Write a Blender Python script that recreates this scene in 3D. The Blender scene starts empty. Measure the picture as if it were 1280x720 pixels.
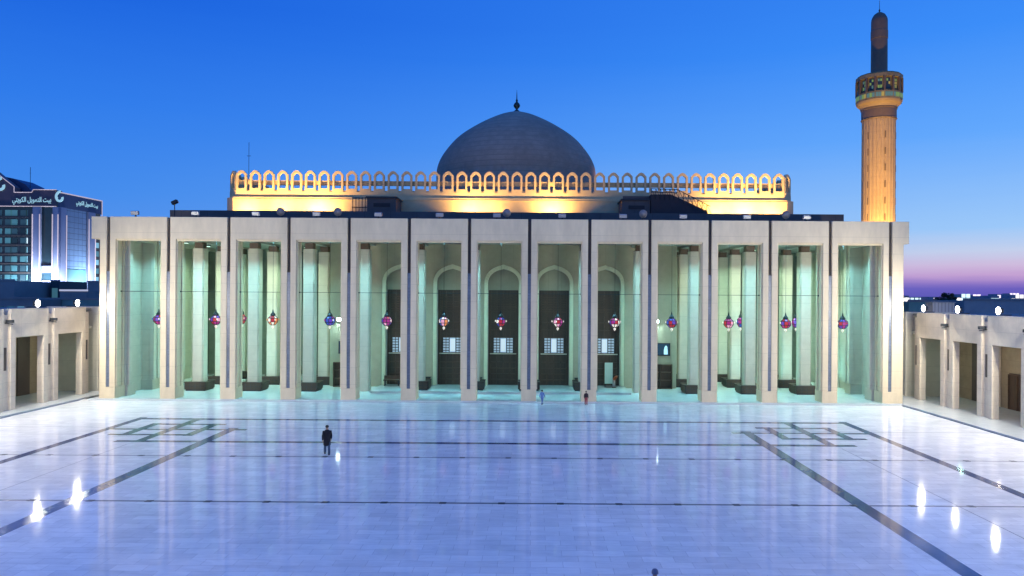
import bpy, bmesh, math, random
from mathutils import Vector, Matrix
R = math.radians
rnd = random.Random(7)
scene = bpy.context.scene
COL = scene.collection

# ------------------------------------------------------------------ camera
CZ = 9.85; F = 930.0; PX, PY = 665.0, 370.0
cam_d = bpy.data.cameras.new("camera"); cam = bpy.data.objects.new("camera", cam_d); COL.objects.link(cam)
cam.location = (0, 0, CZ)
cam.rotation_euler = (R(90), -R(0.378), 0)
cam_d.sensor_width = 36; cam_d.lens = F / 1280 * 36
cam_d.shift_x = -(PX - 640) / 1280; cam_d.shift_y = (PY - 360) / 1280
cam_d.clip_end = 6000
scene.camera = cam

# ------------------------------------------------------------------ world: dusk sky
w = bpy.data.worlds.new("World"); scene.world = w; w.use_nodes = True
nt = w.node_tree; nt.nodes.clear()
N = nt.nodes.new; L = nt.links.new
out = N('ShaderNodeOutputWorld'); bg = N('ShaderNodeBackground')
tc = N('ShaderNodeTexCoord'); sep = N('ShaderNodeSeparateXYZ'); L(tc.outputs['Generated'], sep.inputs[0])
def s2l(c):
    return tuple(((v/255)/12.92 if v/255 <= .04045 else ((v/255+.055)/1.055)**2.4) for v in c) + (1,)
def ramp(stops):
    r = N('ShaderNodeValToRGB'); els = r.color_ramp.elements
    r.color_ramp.interpolation = 'EASE' if False else 'LINEAR'
    els[0].position = stops[0][0]; els[0].color = s2l(stops[0][1])
    els[1].position = stops[-1][0]; els[1].color = s2l(stops[-1][1])
    for p, c in stops[1:-1]:
        e = els.new(p); e.color = s2l(c)
    return r
# position = sin(elevation), spread over 0..1
left = ramp([(0, (96, 150, 232)), (.05, (84, 148, 236)), (.12, (62, 138, 236)), (.22, (42, 122, 234)), (.34, (20, 98, 222)), (.5, (26, 102, 224)), (1, (40, 112, 226))])
right = ramp([(0, (88, 84, 178)), (.013, (104, 94, 190)), (.020, (152, 126, 200)), (.027, (192, 158, 210)), (.038, (204, 184, 220)), (.055, (192, 206, 236)), (.082, (152, 198, 248)), (.19, (94, 166, 252)), (.30, (54, 140, 248)), (.42, (40, 122, 238)), (1, (48, 120, 232))])
nz = N('ShaderNodeMapping'); noise = N('ShaderNodeTexNoise'); nz.inputs['Scale'].default_value = (3, 3, 60)
L(tc.outputs['Generated'], nz.inputs['Vector']); L(nz.outputs[0], noise.inputs['Vector']); noise.inputs['Scale'].default_value = 2.2
mn = N('ShaderNodeMath'); mn.operation = 'MULTIPLY_ADD'; mn.inputs[1].default_value = .008
L(noise.outputs['Fac'], mn.inputs[0])
sb = N('ShaderNodeMath'); sb.operation = 'SUBTRACT'; sb.inputs[1].default_value = .004; L(sep.outputs['Z'], sb.inputs[0]); L(sb.outputs[0], mn.inputs[2])
L(mn.outputs[0], left.inputs[0]); L(mn.outputs[0], right.inputs[0])
mr = N('ShaderNodeMapRange'); mr.interpolation_type = 'SMOOTHSTEP'
mr.inputs['From Min'].default_value = -.62; mr.inputs['From Max'].default_value = .62
bk = N('ShaderNodeMapRange'); bk.inputs['From Min'].default_value = .3; bk.inputs['From Max'].default_value = -1; bk.inputs['To Max'].default_value = .9
L(sep.outputs['Y'], bk.inputs['Value'])
ax = N('ShaderNodeMath'); ax.operation = 'ADD'; L(sep.outputs['X'], ax.inputs[0]); L(bk.outputs[0], ax.inputs[1]); L(ax.outputs[0], mr.inputs['Value'])
mix = N('ShaderNodeMix'); mix.data_type = 'RGBA'
L(mr.outputs[0], mix.inputs['Factor']); L(left.outputs[0], mix.inputs[6]); L(right.outputs[0], mix.inputs[7])
sky = N('ShaderNodeTexSky'); sky.sky_type = 'NISHITA'; sky.sun_disc = False
sky.sun_elevation = R(-2.5); sky.sun_rotation = R(60); sky.altitude = 10
add = N('ShaderNodeMix'); add.data_type = 'RGBA'; add.blend_type = 'ADD'; add.inputs['Factor'].default_value = .05
L(mix.outputs[2], add.inputs[6]); L(sky.outputs[0], add.inputs[7])
L(add.outputs[2], bg.inputs['Color']); bg.inputs['Strength'].default_value = 1.0
L(bg.outputs[0], out.inputs[0])

vs = scene.view_settings; vs.view_transform = 'Standard'; vs.look = 'None'; vs.exposure = 0; vs.gamma = 1
vs.use_curve_mapping = False
cy = scene.cycles
try:
    cy.use_denoising = True; cy.denoiser = 'OPENIMAGEDENOISE'; cy.use_light_tree = True
    cy.max_bounces = 7; cy.diffuse_bounces = 4; cy.glossy_bounces = 4; cy.sample_clamp_indirect = 6
except Exception: pass

# ------------------------------------------------------------------ materials
MATS = {}
def mat(name, col, rough=.6, noise_amt=0, noise_scale=1.0, metal=0, emit=None, es=0, bump=0, spec=.5, stretch=(1,1,1), joints=None, jcol=.75, second=None):
    """principled material in world space: colour varied by noise, optional block joints (sx, sz, width)"""
    if name in MATS: return MATS[name]
    m = bpy.data.materials.new(name); m.use_nodes = True; MATS[name] = m
    t = m.node_tree; b = t.nodes['Principled BSDF']; n = t.nodes.new; l = t.links.new
    b.inputs['Roughness'].default_value = rough; b.inputs['Metallic'].default_value = metal
    b.inputs['Specular IOR Level'].default_value = spec
    b.inputs['Base Color'].default_value = (*col, 1)
    if emit: b.inputs['Emission Color'].default_value = (*emit, 1); b.inputs['Emission Strength'].default_value = es
    if noise_amt or joints:
        g = n('ShaderNodeNewGeometry'); mp = n('ShaderNodeMapping'); mp.inputs['Scale'].default_value = stretch
        l(g.outputs['Position'], mp.inputs['Vector'])
        nn = n('ShaderNodeTexNoise'); nn.inputs['Scale'].default_value = noise_scale; nn.inputs['Detail'].default_value = 7; nn.inputs['Roughness'].default_value = .65
        l(mp.outputs[0], nn.inputs['Vector'])
        n2 = n('ShaderNodeTexNoise'); n2.inputs['Scale'].default_value = noise_scale*.13; n2.inputs['Detail'].default_value = 3
        l(mp.outputs[0], n2.inputs['Vector'])
        av = n('ShaderNodeMath'); av.operation = 'ADD'; l(nn.outputs['Fac'], av.inputs[0]); l(n2.outputs['Fac'], av.inputs[1])
        mr = n('ShaderNodeMapRange'); mr.inputs['From Min'].default_value = .7; mr.inputs['From Max'].default_value = 1.3
        l(av.outputs[0], mr.inputs['Value'])
        mx = n('ShaderNodeMix'); mx.data_type = 'RGBA'
        c2 = second or col
        mx.inputs[6].default_value = (*[v*(1-noise_amt) for v in c2], 1); mx.inputs[7].default_value = (*[min(1, v*(1+noise_amt*.5)) for v in col], 1)
        l(mr.outputs[0], mx.inputs['Factor'])
        last = mx.outputs[2]
        if joints:
            sx, sz, wd = joints
            sp = n('ShaderNodeSeparateXYZ'); l(g.outputs['Position'], sp.inputs[0])
            def line(o, s):
                a = n('ShaderNodeMath'); a.operation = 'PINGPONG'; a.inputs[1].default_value = s/2; l(o, a.inputs[0])
                c = n('ShaderNodeMath'); c.operation = 'LESS_THAN'; c.inputs[1].default_value = wd; l(a.outputs[0], c.inputs[0]); return c.outputs[0]
            if sx:
                hxy = n('ShaderNodeMath'); hxy.operation = 'ADD'; l(sp.outputs['X'], hxy.inputs[0]); l(sp.outputs['Y'], hxy.inputs[1])
                a1 = line(hxy.outputs[0], sx)
            a2 = line(sp.outputs['Z'], sz)
            if sx:
                mxx = n('ShaderNodeMath'); mxx.operation = 'MAXIMUM'; l(a1, mxx.inputs[0]); l(a2, mxx.inputs[1]); lo = mxx.outputs[0]
            else: lo = a2
            jm = n('ShaderNodeMix'); jm.data_type = 'RGBA'; l(lo, jm.inputs['Factor']); l(last, jm.inputs[6])
            jm.inputs[7].default_value = (*[v*jcol for v in col], 1); last = jm.outputs[2]
        l(last, b.inputs['Base Color'])
        if bump:
            bp = n('ShaderNodeBump'); bp.inputs['Strength'].default_value = bump; bp.inputs['Distance'].default_value = .02
            l(nn.outputs['Fac'], bp.inputs['Height']); l(bp.outputs[0], b.inputs['Normal'])
    return m

STONE = mat('cream_stone', (.70, .59, .40), .55, .17, 1.5, bump=.15, stretch=(1, 1, .3), joints=(0, 1.55, .012), jcol=.72)
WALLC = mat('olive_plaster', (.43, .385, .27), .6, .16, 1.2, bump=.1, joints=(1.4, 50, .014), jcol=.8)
STONE_IN = mat('pale_stone', (.60, .56, .46), .5, .14, 1.2, bump=.1, joints=(0, 1.55, .012), jcol=.75)
STONE_WARM = mat('warm_stone', (.74, .64, .50), .6, .18, 1.4, bump=.15, joints=(2.2, 1.2, .012), jcol=.75)
HALL = mat('hall_stone', (.60, .46, .25), .7, .15, 1.1, bump=.2)
CEIL = mat('ceiling_plaster', (.42, .42, .37), .7, .1, .6)
BROWN = mat('dark_recess', (.085, .065, .055), .6, .2, 2)
BLUE = mat('blue_tile', (.13, .16, .22), .3, .35, 9, joints=(0, .3, .008), jcol=.5)
CABW = mat('cabinet_wood', (.035, .020, .014), .5, .3, 3)
WOOD = mat('dark_wood', (.085, .045, .027), .42, .4, 3, stretch=(6, 6, .6), bump=.1)
WOOD2 = mat('brown_wood', (.10, .052, .030), .45, .4, 3, stretch=(.6, 1, 5), bump=.1)
METAL = mat('dark_metal', (.03, .035, .045), .45, .15, 4, metal=.6)
GREYM = mat('grey_metal', (.35, .36, .38), .4, .15, 4, metal=.5)
ROOFD = mat('roof_cladding', (.12, .10, .09), .85, .25, .7, joints=(3.1, 50, .02), jcol=.6)
ROOFT = mat('roof_screed', (.20, .20, .20), .85, .3, .8)
BAND = mat('dark_granite', (.075, .105, .20), .12, .25, 5, spec=.25)
BAND2 = mat('green_granite', (.085, .15, .17), .12, .25, 5, spec=.25)
DRAIN = mat('drain_slot', (.05, .06, .09), .4, .2, 6)
WHITE = mat('white_board', (.8, .8, .78), .5, .05, 3)
PLATF = mat('pale_marble', (.62, .66, .66), .16, .12, 1.3)
DOMEM = mat('dome_tile', (.40, .27, .19), .8, .3, .9, joints=(0, .9, .06), jcol=.8, bump=.1)
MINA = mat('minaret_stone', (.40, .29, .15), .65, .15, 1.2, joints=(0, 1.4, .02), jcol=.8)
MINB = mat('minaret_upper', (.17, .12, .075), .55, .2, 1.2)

def marble():
    m = bpy.data.materials.new('courtyard_marble'); m.use_nodes = True
    t = m.node_tree; b = t.nodes['Principled BSDF']; n = t.nodes.new; l = t.links.new
    g = n('ShaderNodeNewGeometry')
    br = n('ShaderNodeTexBrick'); br.inputs['Scale'].default_value = 1.0
    br.offset = .5; br.inputs['Mortar Size'].default_value = .008; br.inputs['Brick Width'].default_value = 1.2; br.inputs['Row Height'].default_value = .6
    br.inputs['Color1'].default_value = (.70, .70, .71, 1); br.inputs['Color2'].default_value = (.81, .81, .81, 1); br.inputs['Mortar'].default_value = (.48, .48, .50, 1)
    br.inputs['Mortar Smooth'].default_value = .2
    l(g.outputs['Position'], br.inputs['Vector'])
    mp = n('ShaderNodeMapping'); mp.inputs['Scale'].default_value = (.35, 1.1, 1); l(g.outputs['Position'], mp.inputs['Vector'])
    n1 = n('ShaderNodeTexNoise'); n1.inputs['Scale'].default_value = 1.6; n1.inputs['Detail'].default_value = 9; n1.inputs['Roughness'].default_value = .72; n1.inputs['Distortion'].default_value = 1.0
    l(mp.outputs[0], n1.inputs['Vector'])
    n2 = n('ShaderNodeTexNoise'); n2.inputs['Scale'].default_value = .09; n2.inputs['Detail'].default_value = 4
    l(g.outputs['Position'], n2.inputs['Vector'])
    r1 = n('ShaderNodeMapRange'); r1.inputs['From Min'].default_value = .3; r1.inputs['From Max'].default_value = .62; r1.inputs['To Min'].default_value = .86; r1.inputs['To Max'].default_value = 1.06
    l(n1.outputs['Fac'], r1.inputs['Value'])
    r2 = n('ShaderNodeMapRange'); r2.inputs['From Min'].default_value = .3; r2.inputs['From Max'].default_value = .7; r2.inputs['To Min'].default_value = .90; r2.inputs['To Max'].default_value = 1.06
    l(n2.outputs['Fac'], r2.inputs['Value'])
    mu = n('ShaderNodeMath'); mu.operation = 'MULTIPLY'; l(r1.outputs[0], mu.inputs[0]); l(r2.outputs[0], mu.inputs[1])
    v = n('ShaderNodeVectorMath'); v.operation = 'SCALE'; l(br.outputs['Color'], v.inputs[0]); l(mu.outputs[0], v.inputs['Scale'])
    l(v.outputs[0], b.inputs['Base Color'])
    rr = n('ShaderNodeMapRange'); rr.inputs['To Min'].default_value = .05; rr.inputs['To Max'].default_value = .085
    l(n1.outputs['Fac'], rr.inputs['Value']); l(rr.outputs[0], b.inputs['Roughness'])
    # slight slab-to-slab unevenness of the polished surface
    n3 = n('ShaderNodeTexNoise'); n3.inputs['Scale'].default_value = 1.1; n3.inputs['Detail'].default_value = 2; l(g.outputs['Position'], n3.inputs['Vector'])
    bp = n('ShaderNodeBump'); bp.inputs['Strength'].default_value = .05; bp.inputs['Distance'].default_value = .03
    l(n3.outputs['Fac'], bp.inputs['Height']); l(bp.outputs[0], b.inputs['Normal'])
    b.inputs['Specular IOR Level'].default_value = .07
    return m
MARBLE = marble()

def emis(name, col, s):
    if name in MATS: return MATS[name]
    m = bpy.data.materials.new(name); m.use_nodes = True; MATS[name] = m
    b = m.node_tree.nodes['Principled BSDF']; b.inputs['Base Color'].default_value = (*[c*.5 for c in col], 1)
    b.inputs['Emission Color'].default_value = (*col, 1); b.inputs['Emission Strength'].default_value = s
    return m

# ------------------------------------------------------------------ mesh helpers
def box(bm, x0, x1, y0, y1, z0, z1):
    vs = [bm.verts.new(p) for p in [(x0,y0,z0),(x1,y0,z0),(x1,y1,z0),(x0,y1,z0),(x0,y0,z1),(x1,y0,z1),(x1,y1,z1),(x0,y1,z1)]]
    for f in [(0,3,2,1),(4,5,6,7),(0,1,5,4),(1,2,6,5),(2,3,7,6),(3,0,4,7)]: bm.faces.new([vs[i] for i in f])
def prism(bm, pts, y0, y1, axis='y'):
    """polygon pts in (a,z) pushed from y0 to y1; axis 'x' swaps"""
    def P(a, z, y): return (a, y, z) if axis == 'y' else ((y, a, z) if axis == 'x' else (a, z, y))
    A = [bm.verts.new(P(a, z, y0)) for a, z in pts]; B = [bm.verts.new(P(a, z, y1)) for a, z in pts]
    bm.faces.new(A); bm.faces.new(B[::-1]); n = len(pts)
    for i in range(n): bm.faces.new([A[(i+1) % n], A[i], B[i], B[(i+1) % n]])
def ring(bm, outer, inner, y0, y1):
    """strip between two equally long open outlines, extruded"""
    n = len(outer)
    for i in range(n-1):
        q = [outer[i], outer[i+1], inner[i+1], inner[i]]
        prism(bm, q, y0, y1)
def lathe(bm, prof, n=32, cx=0, cy=0, rot=0):
    rings = []
    for r, z in prof:
        if r < 1e-4: rings.append([bm.verts.new((cx, cy, z))])
        else: rings.append([bm.verts.new((cx+r*math.cos(2*math.pi*i/n+rot), cy+r*math.sin(2*math.pi*i/n+rot), z)) for i in range(n)])
    for a, b in zip(rings, rings[1:]):
        for i in range(n):
            j = (i+1) % n
            if len(a) == 1 and len(b) == 1: continue
            if len(a) == 1: bm.faces.new([a[0], b[j], b[i]])
            elif len(b) == 1: bm.faces.new([a[i], a[j], b[0]])
            else: bm.faces.new([a[i], a[j], b[j], b[i]])
    if len(rings[0]) > 1: bm.faces.new(rings[0][::-1])
    if len(rings[-1]) > 1: bm.faces.new(rings[-1])
def tube(bm, p, q, r, n=6):
    p, q = Vector(p), Vector(q); d = (q-p).normalized(); u = d.orthogonal().normalized(); v = d.cross(u)
    A = [bm.verts.new(p+r*(math.cos(2*math.pi*i/n)*u+math.sin(2*math.pi*i/n)*v)) for i in range(n)]
    B = [bm.verts.new(q+r*(math.cos(2*math.pi*i/n)*u+math.sin(2*math.pi*i/n)*v)) for i in range(n)]
    for i in range(n): bm.faces.new([A[i], A[(i+1) % n], B[(i+1) % n], B[i]])
    bm.faces.new(A[::-1]); bm.faces.new(B)
def obj(name, bm, m, parent=None, loc=None, smooth=False, bev=0):
    bmesh.ops.recalc_face_normals(bm, faces=bm.faces[:])
    me = bpy.data.meshes.new(name); bm.to_mesh(me); bm.free()
    me.materials.append(m)
    if smooth:
        for p in me.polygons: p.use_smooth = True
    o = bpy.data.objects.new(name, me); COL.objects.link(o)
    if parent: o.parent = parent
    if loc: o.location = loc
    if bev:
        md = o.modifiers.new('bevel', 'BEVEL'); md.width = bev; md.segments = 1; md.limit_method = 'ANGLE'
    return o
def B(*boxes):
    bm = bmesh.new()
    for b in boxes: box(bm, *b)
    return bm
def tag(o, label, cat, group=None):
    o['label'] = label; o['category'] = cat
    if group: o['group'] = group
    return o
def thing(name, label, cat, loc=(0,0,0), rz=0, group=None):
    o = bpy.data.objects.new(name, None); COL.objects.link(o); o.empty_display_size = .3
    o.location = loc; o.rotation_euler = (0, 0, rz)
    return tag(o, label, cat, group)
def struct(name, bm, m): o = obj(name, bm, m); o['kind'] = 'structure'; return o
def dup(o, parent=None, loc=None, keep=True):
    c = o.copy(); COL.objects.link(c)
    if parent: c.parent = parent
    if loc is not None: c.location = loc
    for ch in [x for x in o.children]: dup(ch, c)
    return c
def arealight(loc, target, size, power, col, parent=None, spread=None, shape='SQUARE', sy=None):
    d = bpy.data.lights.new('lamp_light', 'AREA'); d.energy = power; d.color = col; d.size = size; d.shape = shape
    if sy: d.shape = 'RECTANGLE'; d.size_y = sy
    if spread: d.spread = R(spread)
    o = bpy.data.objects.new('lamp_light', d); COL.objects.link(o); o.location = loc
    o.rotation_euler = (Vector(target)-Vector(loc)).to_track_quat('-Z', 'Y').to_euler()
    if parent: o.parent = parent
    return o
ORD = ['first','second','third','fourth','fifth','sixth','seventh','eighth','ninth','tenth','eleventh','twelfth','thirteenth','fourteenth','fifteenth']
def WX(px, Y): return (px-PX)*Y/F
def WZ(px, py, Y): return CZ-(py-PY-(px-PX)*.0066)*Y/F

# ================================================================== SETTING
YF = 68.9; P = 5.574; XC = -3.04; XL = XC-6.5*P; XR = XC+6.5*P       # portico front
def sheet(x0, x1, y0, y1, z):
    bm = bmesh.new(); v = [bm.verts.new(p) for p in [(x0,y0,z),(x1,y0,z),(x1,y1,z),(x0,y1,z)]]; bm.faces.new(v); return bm
GROUND = mat('city_ground', (.10, .09, .085), .9, .4, .05)
struct('ground', sheet(-2500, 2500, -300, 5000, -.06), GROUND)
KL, KR = -41.4, 33.9                                                   # kerb lines
struct('courtyard_floor', sheet(-46, 40, -14, YF+.2, 0), MARBLE)
# raised walks along both arcades, a 10 cm step
struct('walkway', B((-52, KL-.25, -14, 74.9, .0, .10)), PLATF)
struct('walkway', B((KR+.25, 47, -14, 74.9, .0, .10)), PLATF)
z1 = .004; z2 = .008
def band(name, x0, x1, y0, y1, z, m): return struct(name, sheet(x0, x1, y0, y1, z), m)
band('kerb_strip', KL-.25, KL, -14, YF-.5, z1, BAND); band('kerb_strip', KR, KR+.25, -14, YF-.5, z1, BAND)
band('front_strip', KL, KR, YF-.55, YF-.40, z1, BAND)
# wide granite bands: an inner and an outer track, with the interlaced corner squares
xo, xi = 27.72, 18.75; yo, yi = 58.5, 49.6; wd = .62
def bandpath(bm, pts, wdt, z):
    for (x0, y0), (x1, y1) in zip(pts, pts[1:]):
        h = wdt/2
        if abs(x1-x0) > abs(y1-y0): a = (min(x0,x1)-h, max(x0,x1)+h, y0-h, y0+h)
        else: a = (x0-h, x0+h, min(y0,y1)-h, max(y0,y1)+h)
        v = [bm.verts.new(q) for q in [(a[0],a[2],z),(a[1],a[2],z),(a[1],a[3],z),(a[0],a[3],z)]]; bm.faces.new(v)
for s, mm in ((-1, BAND2), (1, BAND)):
    X = lambda v: XC+s*v
    bm = bmesh.new(); bandpath(bm, [(X(xo), -14), (X(xo), yo+wd/2)], wd, z1); struct('stone_band', bm, BAND)
    bm = bmesh.new(); bandpath(bm, [(X(xi), -14), (X(xi), 54.2)], wd*1.2, z1); struct('stone_band', bm, BAND)
    # knot: a square laced over a cross
    for pts, w_, zz in (([(X(xi-.9), 54.0), (X(xo), 54.0)], wd*.8, 1), ([(X(23.1), yi), (X(23.1), yo)], wd*1.05, 2),
                        ([(X(20.2), 56.1), (X(25.3), 56.1)], wd*.8, 3), ([(X(20.8), 51.9), (X(26.2), 51.9)], wd*.8, 3),
                        ([(X(20.8), 51.9), (X(20.8), 56.1)], wd*1.05, 4), ([(X(25.3), 51.9), (X(25.3), 56.1)], wd*1.05, 4)):
        bm = bmesh.new(); bandpath(bm, pts, w_, z1+.002*zz); struct('stone_knot', bm, mm)
bm = bmesh.new(); bandpath(bm, [(XC-xo, yo), (XC+xo, yo)], wd, z1-.001); struct('stone_band', bm, BAND)
bm = bmesh.new(); bandpath(bm, [(XC-24.4, yi), (XC+24.4, yi)], wd, z1-.001); struct('stone_band', bm, BAND)
for yy, hw in ((54.7, .06), (45.2, .09), (35.3, .10), (25.0, .10)):
    bm = bmesh.new()
    a = sheet(KL, KR, yy-hw, yy+hw, .002); struct('drain_channel', a, DRAIN); bm.free()
    # drain covers, one mesh per channel
    bm = bmesh.new(); x = KL+1
    while x < KR-1 and yy < 50:
        box(bm, x-.16, x+.16, yy-.14, yy+.14, .0, .012); x += 2.787
    if yy < 50: struct('drain_cover_row', bm, METAL)
    else: bm.free()
for xx in (XC+xi+4.6, XC-xi-4.6):
    struct('slab_joint', sheet(xx-.025, xx+.025, -14, yi-1, .0018), DRAIN)
# portico floor
PF = .12
struct('portico_floor', B((XL-1.6, XR+1.6, YF-.35, 92, -.3, PF)), PLATF)
PLX0, PLX1 = XC-12.9, XC+12.9
struct('entrance_platform', B((PLX0, PLX1, 73.6, 80, PF, .34)), PLATF)

# ================================================================== PORTICO
Zt = 16.96; Zl = 14.9; Zp = 1.18; Zb = 11.9
SL = .31; PW = .53; D = 1.7; HW = (P-SL)/2
portico = thing('portico', 'long pale stone portico of thirteen tall bays across the back of the courtyard', 'portico', (XC, YF, 0))
def cap_poly(hw, pw, z0, zl, zt): return [(-hw, z0), (-hw, zt), (hw, zt), (hw, z0), (hw-pw, z0), (hw-pw, zl), (-hw+pw, zl), (-hw+pw, z0)]
def portal(bm, hw, pw, z0, zl, zt, y0, y1):
    box(bm, -hw, -hw+pw, y0, y1, z0, zl); box(bm, hw-pw, hw, y0, y1, z0, zl); box(bm, -hw, hw, y0, y1, zl, zt)
def frame_bm():
    bm = bmesh.new()
    prism(bm, cap_poly(HW, PW, Zp, Zl, Zt), 0, .42)
    prism(bm, cap_poly(HW, PW-.10, Zp, Zl+.12, Zt-.02), .42, 1.28)
    prism(bm, cap_poly(HW, PW, Zp, Zl, Zt), 1.28, D)
    # slim inner fillet standing a little back from the front arris
    prism(bm, [(-HW+PW, Zp+.0), (-HW+PW, Zl), (HW-PW, Zl), (HW-PW, Zp), (HW-PW-.10, Zp), (HW-PW-.10, Zl-.16), (-HW+PW+.10, Zl-.16), (-HW+PW+.10, Zp)], .14, .40)
    return bm
f0 = obj('bay_frame', frame_bm(), STONE, portico, (-6*P, 0, 0), bev=.02)
for k in range(-5, 7): dup(f0, portico, (k*P, 0, 0))
pl = obj('plinth', B((-.70, .70, -.03, D+.03, 0, Zp-.03), (-.70, .70, -.03, D+.03, Zp-.03, Zp)), STONE, portico, (-6.5*P, 0, 0), bev=.03)
sp0 = obj('blue_inlay', B((-SL/2+.005, SL/2-.005, .06, .30, Zp, Zb)), BLUE, portico, (-6.5*P, 0, 0))
sr0 = obj('shadow_joint', B((-SL/2+.002, SL/2-.002, .30, D-.1, Zp, Zt-.05)), BROWN, portico, (-6.5*P, 0, 0))
for k in range(1, 14):
    for o in (pl, sp0, sr0): dup(o, portico, ((k-6.5)*P, 0, 0))
# narrow end pieces with a cantilevered top
for s in (-1, 1):
    bm = bmesh.new(); x0 = 6.5*P+SL/2; ex = x0+.62 if s < 0 else x0+1.05
    x1 = x0+1.42 if s < 0 else x0+1.55
    a = lambda u, v: (min(s*u, s*v), max(s*u, s*v))
    box(bm, *a(x0, ex), 0, D, 0, Zl); box(bm, *a(x0, x1), 0, D, Zl, Zt)
    obj('end_frame', bm, STONE, portico, bev=.02)
# side elevation frames (seen edge on from the courtyard), same section, facing outward
sf = []
for s in (-1, 1):
    for j in range(4):
        o = obj('side_frame', frame_bm(), STONE_IN, portico, (s*(6.5*P+.62), D+2.6+j*5.4, 0), bev=.02) if not sf else dup(sf[0], portico, (s*(6.5*P+.62), D+2.6+j*5.4, 0))
        o.rotation_euler = (0, 0, s*R(90)); o.scale = (.96, 1, 1) ; sf.append(o)
        for m_, z0, z1_ in ((STONE_IN, 0, Zp),):
            pass
    bm = B((-.70, .70, -.05, D-.1, 0, Zp))
    for j in range(5):
        o = obj('side_plinth', B((-.72, .72, -.72, .72, 0, Zp)), STONE_IN, portico, (s*(6.5*P-.2), D+j*5.4+(.75 if j == 0 else 0), 0), bev=.03)
        o2 = obj('side_joint', B((-.14, .14, -.6, .6, Zp, Zt-.1)), STONE_IN, portico, (s*(6.5*P-.2), D+j*5.4+.02, 0)); o2.rotation_euler = (0, 0, R(90))
    bm.free()
for s in (-1, 1):
    x0 = s*(6.5*P+.25); x1 = s*(6.5*P+.50)
    obj('end_wall', B((min(x0, x1), max(x0, x1), D, 22.3, 0, 15.3)), STONE_IN, portico)
# roof and ceiling
obj('roof', B((XL-XC-1.4, XR-XC+1.5, D, 26, 15.6, Zt-.06)), ROOFT, portico)
# coffered soffit: panel with cross beams
bm = B((XL-XC+.5, XR-XC-.5, D, 23, 15.30, 15.598))
for k in range(14): box(bm, (k-6.5)*P-.35, (k-6.5)*P+.35, D+.01, 22.9, 15.05, 15.30)
obj('ceiling', bm, CEIL, portico)
bm = bmesh.new()
for k in range(13):
    pass
bm.free()
tc0 = None
for k in range(-6, 7):
    if tc0 is None:
        bm = bmesh.new(); tube(bm, (-HW+PW, .9, 10.05), (HW-PW, .9, 10.05), .022)
        box(bm, -HW+PW+.02, -HW+PW+.12, .84, .96, 9.99, 10.11); box(bm, HW-PW-.12, HW-PW-.02, .84, .96, 9.99, 10.11)
        tc0 = obj('tie_rod', bm, METAL, portico, (k*P, 0, 0))
    else: dup(tc0, portico, (k*P, 0, 0))
# inner columns: notched square shafts with a recessed brown neck
def column_bm():
    bm = bmesh.new(); h = .57; c = .10
    pts = [(-h, -h+c), (-h+c, -h+c), (-h+c, -h), (h-c, -h), (h-c, -h+c), (h, -h+c), (h, h-c), (h-c, h-c), (h-c, h), (-h+c, h), (-h+c, h-c), (-h, h-c)]
    prism(bm, pts, PF, 14.45, axis='z')
    return bm
col0 = None; cols = []
for k in range(14):
    xk = (k-6.5)*P
    rows = [6.7]
    if abs(xk) > 15: rows += [12.1, 17.5]
    for yy in rows:
        if k in (0, 13): continue
        if col0 is None:
            col0 = obj('column', column_bm(), STONE_IN, portico, (xk, yy, 0), bev=.015)
            obj('neck', B((-.42, .42, -.42, .42, 14.45, 15.06)), WOOD2, col0)
        else: dup(col0, portico, (xk, yy, 0))
# entrance block, front wall with five pointed arches
WY = 79.0-YF; hw = 18.4
AP = 5.40; AW = 1.98; ring_t = .34; zs = 11.2; apex = 13.05
def arch(half, zs, zap, n=14):
    """pointed arch outline from right spring to left spring"""
    h = zap-zs
    q = [(1, 0), (.985, .17), (.94, .34), (.865, .50), (.76, .64), (.62, .765), (.46, .86), (.30, .93), (.15, .975), (0, 1.03)]
    pts = [(half*x, zs+h*z) for x, z in q]
    return pts + [(-x, z) for x, z in pts[-2::-1]]
bm = bmesh.new()
ain = arch(AW, zs, apex)
for k in range(-2, 3):
    c = k*AP; top = 15.3
    l0, r0 = c-AP/2, c+AP/2
    if k == -2: l0 = -hw
    if k == 2: r0 = hw
    box(bm, l0, c-AW, WY, WY+.9, PF, zs); box(bm, c+AW, r0, WY, WY+.9, PF, zs)
    pts = [(c+x, z) for x, z in ain]
    half = len(pts)//2
    for i in range(len(pts)-1):
        (x0, z0_), (x1, z1_) = pts[i], pts[i+1]
        prism(bm, [(x1, z1_), (x0, z0_), (x0, top), (x1, top)], WY, WY+.9)
    box(bm, l0, c-AW, WY, WY+.9, zs, top); box(bm, c+AW, r0, WY, WY+.9, zs, top)
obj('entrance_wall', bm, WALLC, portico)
LITSTONE = mat('lit_look_stone', (.78, .76, .52), .5, .1, 2)  # yellowish light on the arch mouldings put into a paler stone colour
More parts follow.
